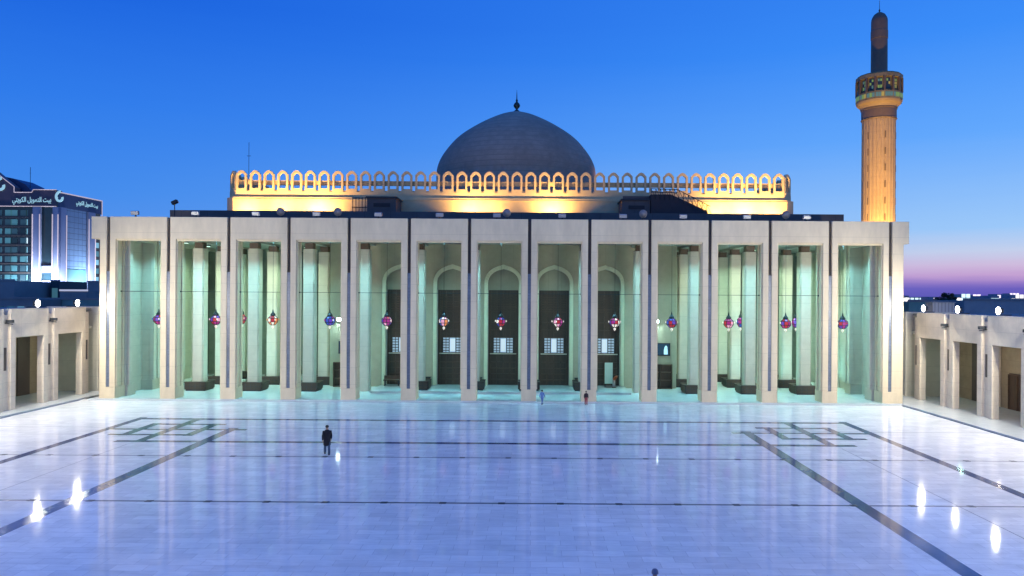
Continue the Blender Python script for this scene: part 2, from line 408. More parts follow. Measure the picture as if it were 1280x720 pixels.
for k in range(-2, 3):
    bm = bmesh.new()
    o_ = arch(AW+.04, zs, apex+.06); i_ = arch(AW-ring_t, zs, apex-.40)
    ring(bm, o_, i_, -.22, .12)
    box(bm, -AW-.04, -AW+ring_t, -.22, .12, .34, zs); box(bm, AW-ring_t, AW+.04, -.22, .12, .34, zs)
    obj('arch_moulding', bm, LITSTONE, portico, (k*AP, WY, 0), bev=.03)
    # tympanum
    bm = bmesh.new(); prism(bm, [(AW-.1, 10.45)]+arch(AW-.05, zs, apex-.05)+[(-AW+.1, 10.45)], .45, .6)
    obj('tympanum', bm, WALLC, portico, (k*AP, WY, 0))
    for q0, q1 in ((-AW, -1.602), (1.602, AW)): obj('jamb', B((q0, q1, .46, .60, PF, 10.45)), STONE_IN, portico, (k*AP, WY, 0))
    # timber screen
    sc = obj('timber_screen', B((-1.60, 1.60, .50, .60, PF, 10.45)), WOOD, portico, (k*AP, WY, 0))
    bm = bmesh.new()
    for x in (-1.36, -.72, 0, .72, 1.36): box(bm, x-.05, x+.05, .42, .498, .34, 10.4)
    obj('mullion', bm, WOOD2, sc)
    for z in [.9, 1.5, 2.1, 2.75, 6.2, 7.0]: obj('rail', B((-1.36, 1.36, .405, .497, z-.05, z+.05)), WOOD2, sc)
    bm = bmesh.new()
    for i in range(7): box(bm, -1.36, 1.36, .41, .498, 8.1+i*.26, 8.2+i*.26)
    obj('louvre', bm, WOOD2, sc)
    obj('transom', B((-1.40, 1.40, .34, .40, 3.62, 3.72)), STONE_WARM, sc)
    wn = obj('lit_window', B((-1.08, 1.08, .385, .404, 3.80, 5.35)), emis('window_glow', (.62, .80, .95), .32), sc)
    bm = bmesh.new()
    for x in (-1.08, -.40, .32, 1.02): box(bm, x, x+.08, .35, .384, 3.8, 5.35)
    for x0 in (-1.0, .40):
        for i in range(5): box(bm, x0, x0+.6, .36, .383, 3.95+i*.29, 4.02+i*.29)
        box(bm, x0+.27, x0+.33, .355, .3829, 3.8, 5.35)
    obj('window_bar', bm, METAL, wn)
    obj('lit_pane', B((-.26, .26, .376, .3845, 3.9, 5.25)), emis('pane_glow', (.78, .90, 1.0), .62), wn)
# flanking side walls and back walls of the wings
obj('side_wall', B((-hw, -hw+.6, WY+.9, 22.5, PF, 15.3)), STONE_IN, portico)
obj('side_wall', B((hw-.6, hw, WY+.9, 22.5, PF, 15.3)), STONE_IN, portico)
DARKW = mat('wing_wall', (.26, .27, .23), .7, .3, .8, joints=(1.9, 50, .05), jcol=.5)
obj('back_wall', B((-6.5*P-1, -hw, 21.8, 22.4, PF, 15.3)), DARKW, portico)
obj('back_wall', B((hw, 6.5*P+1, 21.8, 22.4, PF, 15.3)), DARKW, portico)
# roof upstand far back on the roof
bm = B((-39.9, 39.9, 19.2, 19.6, Zt-.06, 19.75), (-39.9, 39.9, 19.602, 26, Zt-.06, 19.0))
obj('roof_upstand', bm, ROOFD, portico)

# cabinets round the column feet
def cabinet(x, y, label, z=PF, s=1.0, sy=1.0):
    t = thing('shoe_cabinet', label, 'cabinet', (x, y, z), 0, 'low dark cabinets round the column feet')
    w_ = 1.08*s; h = .84*s; tk = .42*s
    bm = B((-w_, w_, -w_*sy, -w_*sy+tk, .14, h), (-w_, w_, w_*sy-tk, w_*sy, .14, h), (-w_, -w_+tk, -w_*sy+tk, w_*sy-tk, .14, h), (w_-tk, w_, -w_*sy+tk, w_*sy-tk, .14, h))
    obj('carcass', bm, CABW, t, bev=.015)
    obj('top_board', B((-w_-.04, w_+.04, -w_*sy-.04, -w_*sy+tk+.02, h, h+.05)), CABW, t); obj('top_board', B((-w_-.04, w_+.04, w_*sy-tk-.02, w_*sy+.04, h, h+.05)), CABW, t)
    bm = bmesh.new()
    for i in range(5): box(bm, -w_+.05+i*(2*w_-.1)/4-.02, -w_+.05+i*(2*w_-.1)/4+.02, -w_*sy-.02, -w_*sy-.001, .14, h)
    box(bm, -w_+.04, w_-.04, -w_*sy-.03, -w_*sy-.018, h*.55, h*.6)
    obj('divider', bm, METAL, t)
    obj('foot_rail', B((-w_+.1, w_-.1, -w_*sy+.08, w_*sy-.08, 0, .14)), METAL, t)
    return t
for s, side in ((-1, 'left'), (1, 'right')):
    for n_, kk in ((0, 5.5), (1, 4.5), (2, 3.5)):
        for y_, r_ in ((6.7, 'front'), (12.1, 'second'), (17.5, 'rear')):
            if kk == 3.5 and r_ == 'front' and False: continue
            cabinet(XC+s*kk*P, YF+y_, f'{side} wing, {r_} row: dark cabinet round the {["outermost", "second outermost", "third outermost"][n_]} column')
for s, kk, nm in ((-1, 1.5, 'second arch from the left'), (-1, .5, 'third arch, left side'), (1, .5, 'third arch, right side'), (1, 1.5, 'fourth arch, right side')):
    cabinet(XC+s*kk*P, YF+6.7, f'dark cabinet around the column before the {nm}', z=.34)
for s, kk, nm in ((-1, 1.5, 'between first and second arches'), (-1, .5, 'between second and third arches'), (1, .5, 'between third and fourth arches'), (1, 1.5, 'between fourth and fifth arches')):
    t = thing('bin', f'small dark box against the entrance wall {nm}', 'box', (XC+s*kk*AP, 78.45, .34), 0, 'dark boxes against the entrance wall')
    obj('body', B((-.5, .5, -.25, .22, .05, .85)), WOOD, t, bev=.02); obj('lid', B((-.54, .54, -.29, .24, .85, .92)), METAL, t)

# wall bookcases, notice screens and bright floodlights either side of the entrance
TEAL = (.50, .95, 1.0)
for s, side in ((-1, 'left'), (1, 'right')):
    x = XC+s*16.65
    t = thing('bookcase', f'dark open shelving unit against the wall {side} of the arches', 'bookcase', (x, 78.55, PF))
    obj('back_board', B((-1.25, 1.25, .32, .40, 0, 2.6)), WOOD, t)
    bm = bmesh.new()
    for z in (.0, .85, 1.7, 2.52): box(bm, -1.21, 1.21, -.05, .318, z, z+.08)
    obj('shelf', bm, WOOD2, t)
    for xx in (-1.25, -.02, 1.21): obj('upright', B((xx, xx+.04, -.06, .319, 0, 2.6)), WOOD2, t)
    t = thing('notice_board' if s < 0 else 'display_screen', 'small dark framed board on the wall left of the arches' if s < 0 else 'wall screen with a pale figure right of the arches', 'board' if s < 0 else 'screen', (x+(.3 if s > 0 else 0), 78.98, 3.6))
    obj('frame', B((-.78, .78, -.12, 0, 0, 1.35)), METAL, t)
    obj('panel', B((-.68, .68, -.135, -.121, .1, 1.25)), mat('screen_dark', (.03, .06, .10), .2), t)
    if s > 0:
        bm = bmesh.new(); prism(bm, [(.1, .15), (.1, .6), (.18, .95), (.32, 1.1), (.46, .95), (.5, .5), (.5, .15)], -.150, -.136)
        obj('screen_image', bm, emis('screen_glow', (.5, .85, 1), .9), t)
    lx = XC+s*(17.3 if s < 0 else 16.2)
    t = thing('wall_floodlight', f'bright white floodlight high on the wall {side} of the arches', 'floodlight', (lx, 78.95, 7.25), 0, 'wall floodlights beside the arches')
    obj('bracket', B((-.06, .06, -.25, .02, -.05, .05)), METAL, t)
    obj('housing', B((-.28, .28, -.42, -.25, -.22, .22)), METAL, t, bev=.03)
    obj('lens', B((-.22, .22, -.43, -.421, -.16, .16)), emis('flood_lens', (.8, 1, 1), 30), t)
    arealight((0, -.50, 0), (0, .6, -.9), .3, 130, (.62, .97, 1.0), t)

# ceiling downlights of the portico (teal fluorescent fittings)
cl0 = None; n = 0
for row, yy in (('front', 3.9), ('middle', 9.4), ('rear', 14.8)):
    for k in range(-6, 7):
        if row != 'front' and abs(k) < 4: continue
        if row == 'front' and False: continue
        wing = abs(k) >= 4
        lab = f'round ceiling light in the {row} row of {"left" if k < 0 else "right"} bay {ORD[abs(k)-1]} from the middle' if k else 'round ceiling light in the middle bay of the portico'
        t = thing('ceiling_light', lab, 'ceiling light', (XC+k*P, YF+yy, 15.30), 0, 'ceiling lights of the portico')
        bm = bmesh.new(); lathe(bm, [(.34, -.12), (.34, 0)], 20); obj('housing', bm, METAL, t)
        bm = bmesh.new(); lathe(bm, [(.28, -.14), (.28, -.122)], 20); obj('diffuser', bm, emis('ceiling_glow', (.7, 1, .85), 2.5), t)
        pw = {'front': 520 if wing else 430, 'middle': 400, 'rear': 260}[row]
        c = (.28, .84, .96) if row == 'front' else (.66, 1.0, .72)
        if row == 'rear': c = (.5, 1.0, .7)
        arealight((0, 0, -.16), (0, 0, -5), .4, pw, c, t, spread=122)
# floodlights added among the columns only for their cyan wash
sx = 0
for s, side in ((-1, 'left'), (1, 'right')):
    for kk, y_ in ((6.15, 10.2), (5.0, 9.6), (2.6, 6.9)):
        t = thing('added_uplight', f'added cyan floodlight on a short post at the {side} side, {"outermost" if kk > 6 else "middle" if kk > 4 else "innermost"}', 'floodlight', (XC+s*kk*P, YF+y_, PF), 0, 'added cyan floodlights among the columns')
        obj('post', B((-.05, .05, -.05, .05, 0, .5)), METAL, t); obj('head', B((-.22, .22, -.12, .12, .5, .8)), METAL, t, bev=.02)
        arealight((0, 0, .85), (0, .2, 4), .4, 150 if kk > 4 else 90, (.30, .95, 1.0), t)

# ================================================================== HANGING LANTERNS
LPROF = [(.26, .52), (.60, .26), (.62, -.16), (.30, -.50)]
def lantern_parts(t, cols_, top):
    bm = bmesh.new(); tube(bm, (0, 0, 1.25), (0, 0, top), .02, 5); obj('chain', bm, METAL, t)
    bm = bmesh.new(); lathe(bm, [(0.03, 1.3), (.08, 1.1), (.12, .92), (.30, .72), (.36, .60), (.28, .53)], 8); obj('crown_cap', bm, METAL, t)
    bm = bmesh.new(); p = lambda r, ang, z: (r*math.cos(ang), r*math.sin(ang), z)
    for i in range(8):
        a = 2*math.pi*i/8; b = 2*math.pi*(i+1)/8
        for (r0, z0_), (r1, z1_) in zip(LPROF, LPROF[1:]): tube(bm, p(r0, a, z0_), p(r1, a, z1_), .045, 5)
        for r0, z0_ in LPROF: tube(bm, p(r0, a, z0_), p(r0, b, z0_), .04, 5)
    tube(bm, (0, 0, -.5), (0, 0, -.62), .05, 6)
    obj('cage', bm, METAL, t)
    rr = random.Random(int(t.location.x*10))
    for i in range(8):
        a = 2*math.pi*i/8+.05; b = 2*math.pi*(i+1)/8-.05
        bm = bmesh.new(); g = .97
        V = [[bm.verts.new(p(r*g, a, z)), bm.verts.new(p(r*g, b, z))] for r, z in LPROF]
        for u, v in zip(V, V[1:]): bm.faces.new([u[0], u[1], v[1], v[0]])
        pick = [rr.choice(cols_), cols_[i % len(cols_)], rr.choice(cols_)]
        o = obj('glass_pane', bm, pick[0], t)
        o.data.materials.append(pick[1]); o.data.materials.append(pick[2])
        for q, f in enumerate(o.data.polygons): f.material_index = q
        md = o.modifiers.new('s', 'SOLIDIFY'); md.thickness = .012
    for i in range(4):
        a = 2*math.pi*(i+.5)/4; bm = bmesh.new(); lathe(bm, [(0, -.10), (.06, -.05), (.07, .02), (.03, .12), (0, .14)], 8)
        obj('side_globe', bm, CLR if i % 2 else cols_[-1], t, p(.74, a, .08))
    bm = bmesh.new(); lathe(bm, [(0, -.98), (.05, -.9), (.16, -.76), (.14, -.66), (.06, -.58)], 8); obj('drop', bm, CLR, t)
def lg(n, c, s): return emis('lantern_'+n, c, s)
RED = lg('red', (.60, .02, .04), .6); MAG = lg('magenta', (.50, .02, .26), .55); PUR = lg('purple', (.16, .05, .50), .6)
BLU = lg('blue', (.05, .10, .55), .6); CLR = lg('clear', (1, .85, .75), .85); AMB = lg('amber', (.8, .25, .08), .8); PNK = lg('pink', (.8, .35, .5), .9)
palette = {-6: [RED, MAG, PUR, BLU], -5: [MAG, PUR, RED, PNK], -4: [AMB, CLR, RED, AMB], -3: [BLU, PUR, BLU, BLU, MAG], -2: [MAG, MAG, PNK, RED, PUR], -1: [CLR, PNK, AMB, BLU],
           0: [RED, MAG, PUR, BLU, CLR], 1: [PNK, RED, MAG, CLR], 2: [MAG, RED, CLR, PUR], 3: [RED, PUR, MAG, BLU], 4: [MAG, PNK, MAG, RED], 5: [PUR, RED, MAG], 6: [MAG, PUR, BLU, RED]}
tone = {-6: 'red and violet', -5: 'magenta and violet', -4: 'amber and white', -3: 'deep blue', -2: 'magenta pink', -1: 'white and amber', 0: 'red and blue', 1: 'pink and red', 2: 'magenta and white', 3: 'red and purple', 4: 'bright magenta', 5: 'purple', 6: 'magenta and blue'}
for k in range(-6, 7):
    t = thing('hanging_lantern', f'{tone[k]} coloured glass lantern hanging in bay {ORD[k+6]} from the left', 'lantern', (XC+k*P, 72.8, 7.3), R(22.5+7*k), 'lanterns hanging in the portico')
    lantern_parts(t, palette[k], 9.2); t.scale = (.78, .78, .86)
for px, cs, lab in ((303, [RED, MAG], 'small red lantern deeper in the third bay from the left'), (378, [RED, PNK], 'small red lantern half hidden beside a column in the fourth bay'), (926, [BLU, MAG], 'small blue and pink lantern deeper in the right wing behind the bright magenta one'), (994.8, [MAG, PUR], 'small dim magenta lantern deep in the twelfth bay')):
    t = thing('hanging_lantern', lab, 'lantern', (WX(px, 79.2 if px != 378 else 81.9), 79.2, 7.2), 0, 'lanterns hanging in the portico')
    lantern_parts(t, cs, 8.1)
    t.scale = (.62, .62, .98)

# ================================================================== PRAYER HALL (parapet and dome)
HYF = 100.0; HHW = 38.2; HD = 75.0
hall = thing('prayer_hall', 'square prayer hall behind the portico with golden lit parapet and great dark dome', 'mosque hall', (XC, HYF, 0))
ch = 1.3
def oct_pts(hw, ch, d0, d1): return [(-hw+ch, d0), (hw-ch, d0), (hw, d0+ch), (hw, d1-ch), (hw-ch, d1), (-hw+ch, d1), (-hw, d1-ch), (-hw, d0+ch)]
bm = bmesh.new(); prism(bm, oct_pts(HHW+.25, ch, -.25, HD+.25), 10, 22.9, 'z'); obj('lower_wall', bm, HALL, hall)
bm = bmesh.new(); prism(bm, oct_pts(HHW, ch, 0, HD), 22.9, 23.7, 'z'); obj('upper_wall', bm, HALL, hall)
obj('ledge', B((-HHW+1, HHW-1, -.33, -.252, 22.55, 22.66)), HALL, hall)
obj('parapet_rail', B((-HHW+ch, HHW-ch, .55, .85, 24.62, 25.25), (-HHW+.5, -HHW+.8, ch, HD-ch, 24.62, 25.25), (HHW-.8, HHW-.5, ch, HD-ch, 24.62, 25.25)), HALL, hall)
MH = 2.85
def merlon_bm():
    bm = bmesh.new(); a = .72; t_ = .26
    O = [(a, 0), (a, 2.28), (a*.45, 2.72), (0, MH), (-a*.45, 2.72), (-a, 2.28), (-a, 0)]
    I = [(a-t_, .42), (a-t_, 2.12), (a*.3, 2.38), (0, MH-.36), (-a*.3, 2.38), (-a+t_, 2.12), (-a+t_, .42)]
    ring(bm, O[:], [(a-t_, 0)]+I[1:-1]+[(-a+t_, 0)], 0, .38)
    box(bm, -a+t_, a-t_, .0, .38, 0, .42)
    box(bm, -a-.235, a+.235, .08, .30, -.0, .18)
    return bm
NM = 40
m0 = obj('merlon', merlon_bm(), HALL, hall, (-HHW+ch+.75, 0, 23.7))
stp = (2*HHW-2*ch-1.5)/(NM-1)
for i in range(1, NM): dup(m0, hall, (-HHW+ch+.75+i*stp, 0, 23.7))
for s in (-1, 1):
    c = dup(m0, hall, (s*(HHW-ch/2), ch/2, 23.7)); c.rotation_euler = (0, 0, s*R(45))
    for i in range(20):
        c = dup(m0, hall, (s*HHW, ch+.8+i*stp, 23.7)); c.rotation_euler = (0, 0, s*R(90))
obj('roof', B((-HHW+1, HHW-1, 1, HD-1, 23.7, 23.8)), ROOFT, hall)
# dome
dprof = [(14.9, 23.8), (14.9, 28.6), (14.66, 28.8), (14.66, 31.5)]
key = [(14.66, 31.5), (14.42, 33.4), (13.35, 35.6), (10.9, 38.5), (7.3, 41.0), (3.7, 42.85), (1.2, 43.7), (.25, 44.0)]
def cr(p0, p1, p2, p3, t): return tuple(.5*((2*b)+(-a+c)*t+(2*a-5*b+4*c-d)*t*t+(-a+3*b-3*c+d)*t**3) for a, b, c, d in zip(p0, p1, p2, p3))
ext = [(14.7, 29.8)]+key+[(0, 44.1)]
for i in range(len(key)-1):
    for j in range(1, 7): dprof.append(cr(ext[i], ext[i+1], ext[i+2], ext[i+3], j/6))
bm = bmesh.new(); lathe(bm, dprof, 96); dome = obj('dome', bm, DOMEM, hall, (0, 37.5, 0), smooth=True)
bm = bmesh.new(); lathe(bm, [(.5, 43.75), (.5, 44.0), (.16, 44.3), (.55, 44.75), (.62, 45.05), (.5, 45.35), (.15, 45.7), (.22, 45.95), (.1, 46.2), (.07, 47.0), (.01, 48.0)], 16)
obj('finial', bm, mat('bronze', (.03, .05, .05), .4, metal=.6), dome, smooth=True)

# roof clutter, between portico roof edge and hall
def rooflamp(px, label, i):
    t = thing('roof_floodlight', label, 'floodlight', (WX(px, 69.6), 69.6, Zt-.02), 0, 'floodlights along the portico roof edge')
    obj('stand', B((-.05, .05, -.05, .05, 0, .28), (-.2, .2, -.1, .1, 0, .03)), METAL, t)
    o = obj('housing', B((-.34, .34, -.22, .10, .26, .62)), GREYM, t, bev=.03); o.rotation_euler = (R(10), 0, 0)
    obj('lens', B((-.27, .27, -.262, -.252, .27, .50)), emis('cool_lens', (.6, .75, 1), .75), t)
rl = [169, 244.6, 320, 395.5, 472.5, 549, 620.5, 702, 778, 853, 932.5, 1007]
for i, px in enumerate(rl): rooflamp(px, f'small white floodlight on the portico roof edge, {ORD[i]} from the left', i)
for i, px in enumerate((352, 423, 633, 802.5, 980)):
    Y = 71; t = thing('horn_speaker', f'beige horn loudspeaker on the portico roof, {ORD[i]} from the left', 'loudspeaker', (WX(px, Y), Y, Zt-.06), 0, 'horn loudspeakers on the portico roof')
    bm = bmesh.new(); tube(bm, (0, 0, 0), (0, 0, .75), .04); obj('pole', bm, METAL, t)
    bm = bmesh.new(); lathe(bm, [(.12, 0), (.16, .2), (.22, .3), (.40, .5)], 16); o = obj('horn', bm, mat('beige_plastic', (.30, .26, .24), .5), t, (0, .1, .85), smooth=True); o.rotation_euler = (R(95), 0, 0)
Y = 70.5
for px, lab in ((217.6, 'small dark weather vane shaped lamp at the left end of the dark roof upstand'), ):
    t = thing('spot_lamp', lab, 'spotlight', (WX(px, 86), 86, Zt-.05))
    bm = bmesh.new(); tube(bm, (0, 0, 0), (0, 0, 3.3), .05); obj('pole', bm, METAL, t)
    o = obj('head', B((-.35, .35, -.2, .25, -.2, .22)), METAL, t, (0, 0, 3.5), bev=.05); o.rotation_euler = (0, R(-25), 0)
# plant rooms and rooftop stair
def roofroom(px0, px1, pyt, Y, label):
    x0, x1 = WX(px0, Y), WX(px1, Y); zt = WZ((px0+px1)/2, pyt, Y)
    t = thing('plant_room', label, 'plant room', ((x0+x1)/2, Y, Zt-.06)); h = zt-Zt; hw_ = (x1-x0)/2
    obj('wall', B((-hw_, hw_, 0, 4, 0, h)), ROOFD, t)
    obj('roof_slab', B((-hw_-.15, hw_+.15, -.15, 4.15, h, h+.2)), METAL, t)
    obj('vent_grille', B((-hw_*.55, hw_*.6, -.04, -.001, h-1.1, h-.65)), mat('black_grille', (.01, .01, .015), .6), t)
    return t
roofroom(458, 494, 247, 95.4, 'dark plant room on the roof left of the dome')
roofroom(777, 812, 250, 95.4, 'dark plant room on the roof right of the dome')
Y = 95.2
t = thing('roof_stair', 'dark lattice stair ramping down beside the right plant room', 'stair', (WX(850, Y), Y, Zt-.06))
bx = lambda px: WX(px, Y)-WX(850, Y); bz = lambda px, py: WZ(px, py, Y)-(Zt-.06)
bm = bmesh.new(); prism(bm, [(bx(813), bz(813, 243)), (bx(838), bz(838, 243)), (bx(884), bz(884, 264)), (bx(884), bz(884, 268)), (bx(813), bz(813, 268))], 0, 1.6)
obj('flight', bm, mat('rust_steel', (.04, .028, .03), .7, .3, 2), t)
bm = bmesh.new()
for a, b in (((813, 236), (846, 237)), ((846, 237), (887, 258)), ((813, 240), (846, 241))): tube(bm, (bx(a[0]), -.05, bz(*a)), (bx(b[0]), -.05, bz(*b)), .05)
for i in range(13):
    px = 813+i*5.8; py = 236 if px < 846 else 237+(px-846)*.51
    tube(bm, (bx(px), -.05, bz(px, py)), (bx(px), -.05, bz(px, py+14)), .04)
    tube(bm, (bx(px), -.06, bz(px, py)), (bx(px+5.8), -.06, bz(px+5.8, py+12)), .03)
obj('railing', bm, METAL, t)
t = thing('roof_screen', 'dark louvred screen on the roof between the plant room and stair', 'screen', (WX(825, 96.5), 96.5, Zt-.06))
obj('panel', B((-4.9, 1.2, 0, .2, 0, 6.0)), ROOFD, t); obj('louvre', B(*[(-4.8, 1.1, -.06, -.001, .5+i*.5, .6+i*.5) for i in range(10)]), METAL, t)
t = thing('roof_screen', 'low lattice guard rail left of the left plant room', 'railing', (WX(449, 95.6), 95.6, Zt-.06))
bm = bmesh.new()
for i in range(6): tube(bm, (-.9+i*.4, 0, 0), (-.9+i*.4, 0, 5.5), .05)
tube(bm, (-1, 0, 5.4), (1.3, 0, 5.4), .06); tube(bm, (-1, 0, 4.2), (1.3, 0, 4.2), .06); obj('rail', bm, METAL, t)
for px, Y, yt, yb, lab in ((310, 110, 178, 215, 'thin tall aerial mast above the left end of the golden parapet'), (37, 255, 209, 238, 'thin aerial mast on the office building roof')):
    t = thing('aerial_mast', lab, 'aerial'); z0_ = WZ(px, yb, Y)-1; z1_ = WZ(px, yt, Y)
    t.location = (WX(px, Y), Y, z0_); bm = bmesh.new(); tube(bm, (0, 0, 0), (0, 0, z1_-z0_), .035*Y/110); obj('mast', bm, METAL, t)
    bm = bmesh.new(); tube(bm, (-.3, 0, z1_-z0_-2), (.3, 0, z1_-z0_-2), .03); obj('crossbar', bm, METAL, t)

# golden floodlights on the roof, aimed at the parapet
SOD = (1.0, .58, .19)
gl = [(300, 420), (345, 430), (390, 560), (408, 110), (585, 430), (612, 160), (690, 560), (900, 420), (935, 560), (972, 420)]
for i, (px, pw) in enumerate(gl):
    Y = HYF-2.6; t = thing('parapet_floodlight', f'golden floodlight at the foot of the hall parapet, {ORD[i]} from the left', 'floodlight', (WX(px, Y), Y, 19.15), 0, 'golden floodlights below the parapet')
    obj('housing', B((-.3, .3, -.2, .2, 0, .3)), METAL, t, bev=.03); obj('bracket', B((-.34, -.3, -.05, .05, -.14, .2), (.3, .34, -.05, .05, -.14, .2)), METAL, t)
    arealight((0, .12, .36), (0, 2.5, 4.2), .4, pw*2.1, SOD, t, spread=130)
obj('maintenance_deck', B((-HHW, HHW, -7.5, -.3, 18.6, 19.0)), ROOFT, hall)
t = thing('dome_floodlight', 'warm floodlight at the right foot of the dome', 'floodlight', (XC+17.6, 136, 24))
obj('housing', B((-.3, .3, -.3, .3, 0, .4)), METAL, t, bev=.03); obj('bracket', B((-.35, .35, -.05, .05, -.2, 0)), METAL, t)
arealight((-.1, 0, .5), (-3, .5, 7.5), .4, 260, (1, .62, .5), t, spread=70)

# ================================================================== MINARET
MX, MY = WX(1097, 165), 165.0
mina = thing('minaret', 'tall round minaret with a drum balcony and dark slender top, right of the hall', 'minaret', (MX, MY, 0))
bm = bmesh.new(); nseg = 24
pts = []
for i in range(nseg*4):
    a = 2*math.pi*i/(nseg*4); r = 3.46 if i % 4 in (0, 1, 2) else 3.34
    pts.append((r*math.cos(a), r*math.sin(a)))
prism(bm, pts, 0, 49.6, 'z'); shaft = obj('shaft', bm, MINA, mina)
SLIT = mat('slit_dark', (.14, .10, .06), .7)
for i in range(9):
    for j, ang in enumerate((-92, -30, 30, -152)):
        a = R(ang); bm = B((-.13, .13, -.03, .08, 0, 1.5)); o = obj('slit_window', bm, SLIT, shaft, (3.47*math.cos(a), 3.47*math.sin(a), 16+i*3.6)); o.rotation_euler = (0, 0, a+R(90))
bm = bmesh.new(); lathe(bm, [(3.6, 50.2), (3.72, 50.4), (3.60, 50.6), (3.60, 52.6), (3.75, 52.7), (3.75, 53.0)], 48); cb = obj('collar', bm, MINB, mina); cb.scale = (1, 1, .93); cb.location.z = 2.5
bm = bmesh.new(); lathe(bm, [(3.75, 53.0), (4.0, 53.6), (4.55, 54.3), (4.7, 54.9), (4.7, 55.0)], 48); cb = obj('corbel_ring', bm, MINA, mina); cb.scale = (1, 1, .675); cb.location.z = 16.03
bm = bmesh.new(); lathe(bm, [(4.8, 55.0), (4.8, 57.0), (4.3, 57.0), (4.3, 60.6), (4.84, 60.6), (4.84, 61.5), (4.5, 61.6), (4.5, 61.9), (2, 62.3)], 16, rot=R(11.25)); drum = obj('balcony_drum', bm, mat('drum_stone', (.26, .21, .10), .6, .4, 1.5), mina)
GL1 = emis('green_panel', (.30, .50, .12), .32); GL2 = emis('blue_panel', (.16, .34, .30), .26); GL3 = emis('yellow_panel', (.55, .45, .10), .38)
drum.scale = (1, 1, .85); drum.location.z = 6.35
rz_ = random.Random(5)
for i in range(16):
    a = 2*math.pi*i/16
    bm = B((-.20, .20, -.25, .15, 57.0, 60.6)); o = obj('balcony_post', bm, mat('post_stone', (.13, .09, .06), .6), drum, (4.62*math.cos(a+R(11.25)), 4.62*math.sin(a+R(11.25)), 0)); o.rotation_euler = (0, 0, a+R(101.25))
    o = obj('balcony_window', B((-.46, .46, -.06, .0, 57.5, 60.2)), mat('drum_glass', (.02, .03, .04), .2), drum, (4.24*math.cos(a), 4.24*math.sin(a), 0)); o.rotation_euler = (0, 0, a+R(90))
    for u0, u1 in ((-.40, -.06), (.06, .40)):
        for z0_, z1_ in ((57.7, 58.5), (58.65, 59.3), (59.45, 60.05)):
            if rz_.random() < .75: obj('window_pane', B((u0, u1, -.09, -.061, z0_, z1_)), rz_.choice([GL1, GL2, GL3, GL1]), o)
    for u0, u1 in ((-.82, -.30), (-.24, .24), (.30, .82)):
        o = obj('balcony_panel', B((u0, u1, -.02, .02, 55.5, 56.6)), rz_.choice([GL3, GL1, GL2, GL1]), drum, (4.73*math.cos(a), 4.73*math.sin(a), 0)); o.rotation_euler = (0, 0, a+R(90))
bm = bmesh.new(); lathe(bm, [(1.95, 58.4), (1.72, 60.2), (1.70, 66), (1.70, 67.2), (1.78, 67.3), (1.78, 69.0), (1.72, 69.1), (1.70, 71.2), (1.66, 71.6), (1.5, 72.1), (1.15, 72.7), (.55, 73.15), (.12, 73.3), (.2, 73.7), (.06, 74.0), (.04, 75.8), (0, 76)], 24)
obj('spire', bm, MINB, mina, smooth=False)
t = thing('minaret_floodlight', 'golden floodlight at the foot of the minaret', 'floodlight', (71.0, 150, 15))
obj('stand', B((-.1, .1, -.1, .1, -15, 0)), METAL, t); obj('housing', B((-.4, .4, -.3, .3, 0, .4)), METAL, t, bev=.03)
arealight((0, 0, .5), (6.0, 11.0, 7), .5, 9000, SOD, t, spread=85)
t = thing('minaret_floodlight', 'second golden floodlight left of the minaret foot', 'floodlight', (MX-9, MY-24, 17))
obj('stand', B((-.1, .1, -.1, .1, -17, 0)), METAL, t); obj('housing', B((-.4, .4, -.3, .3, 0, .4)), METAL, t, bev=.03)
arealight((0, 0, .5), (9, 21, 32), .5, 3200, SOD, t, spread=60)

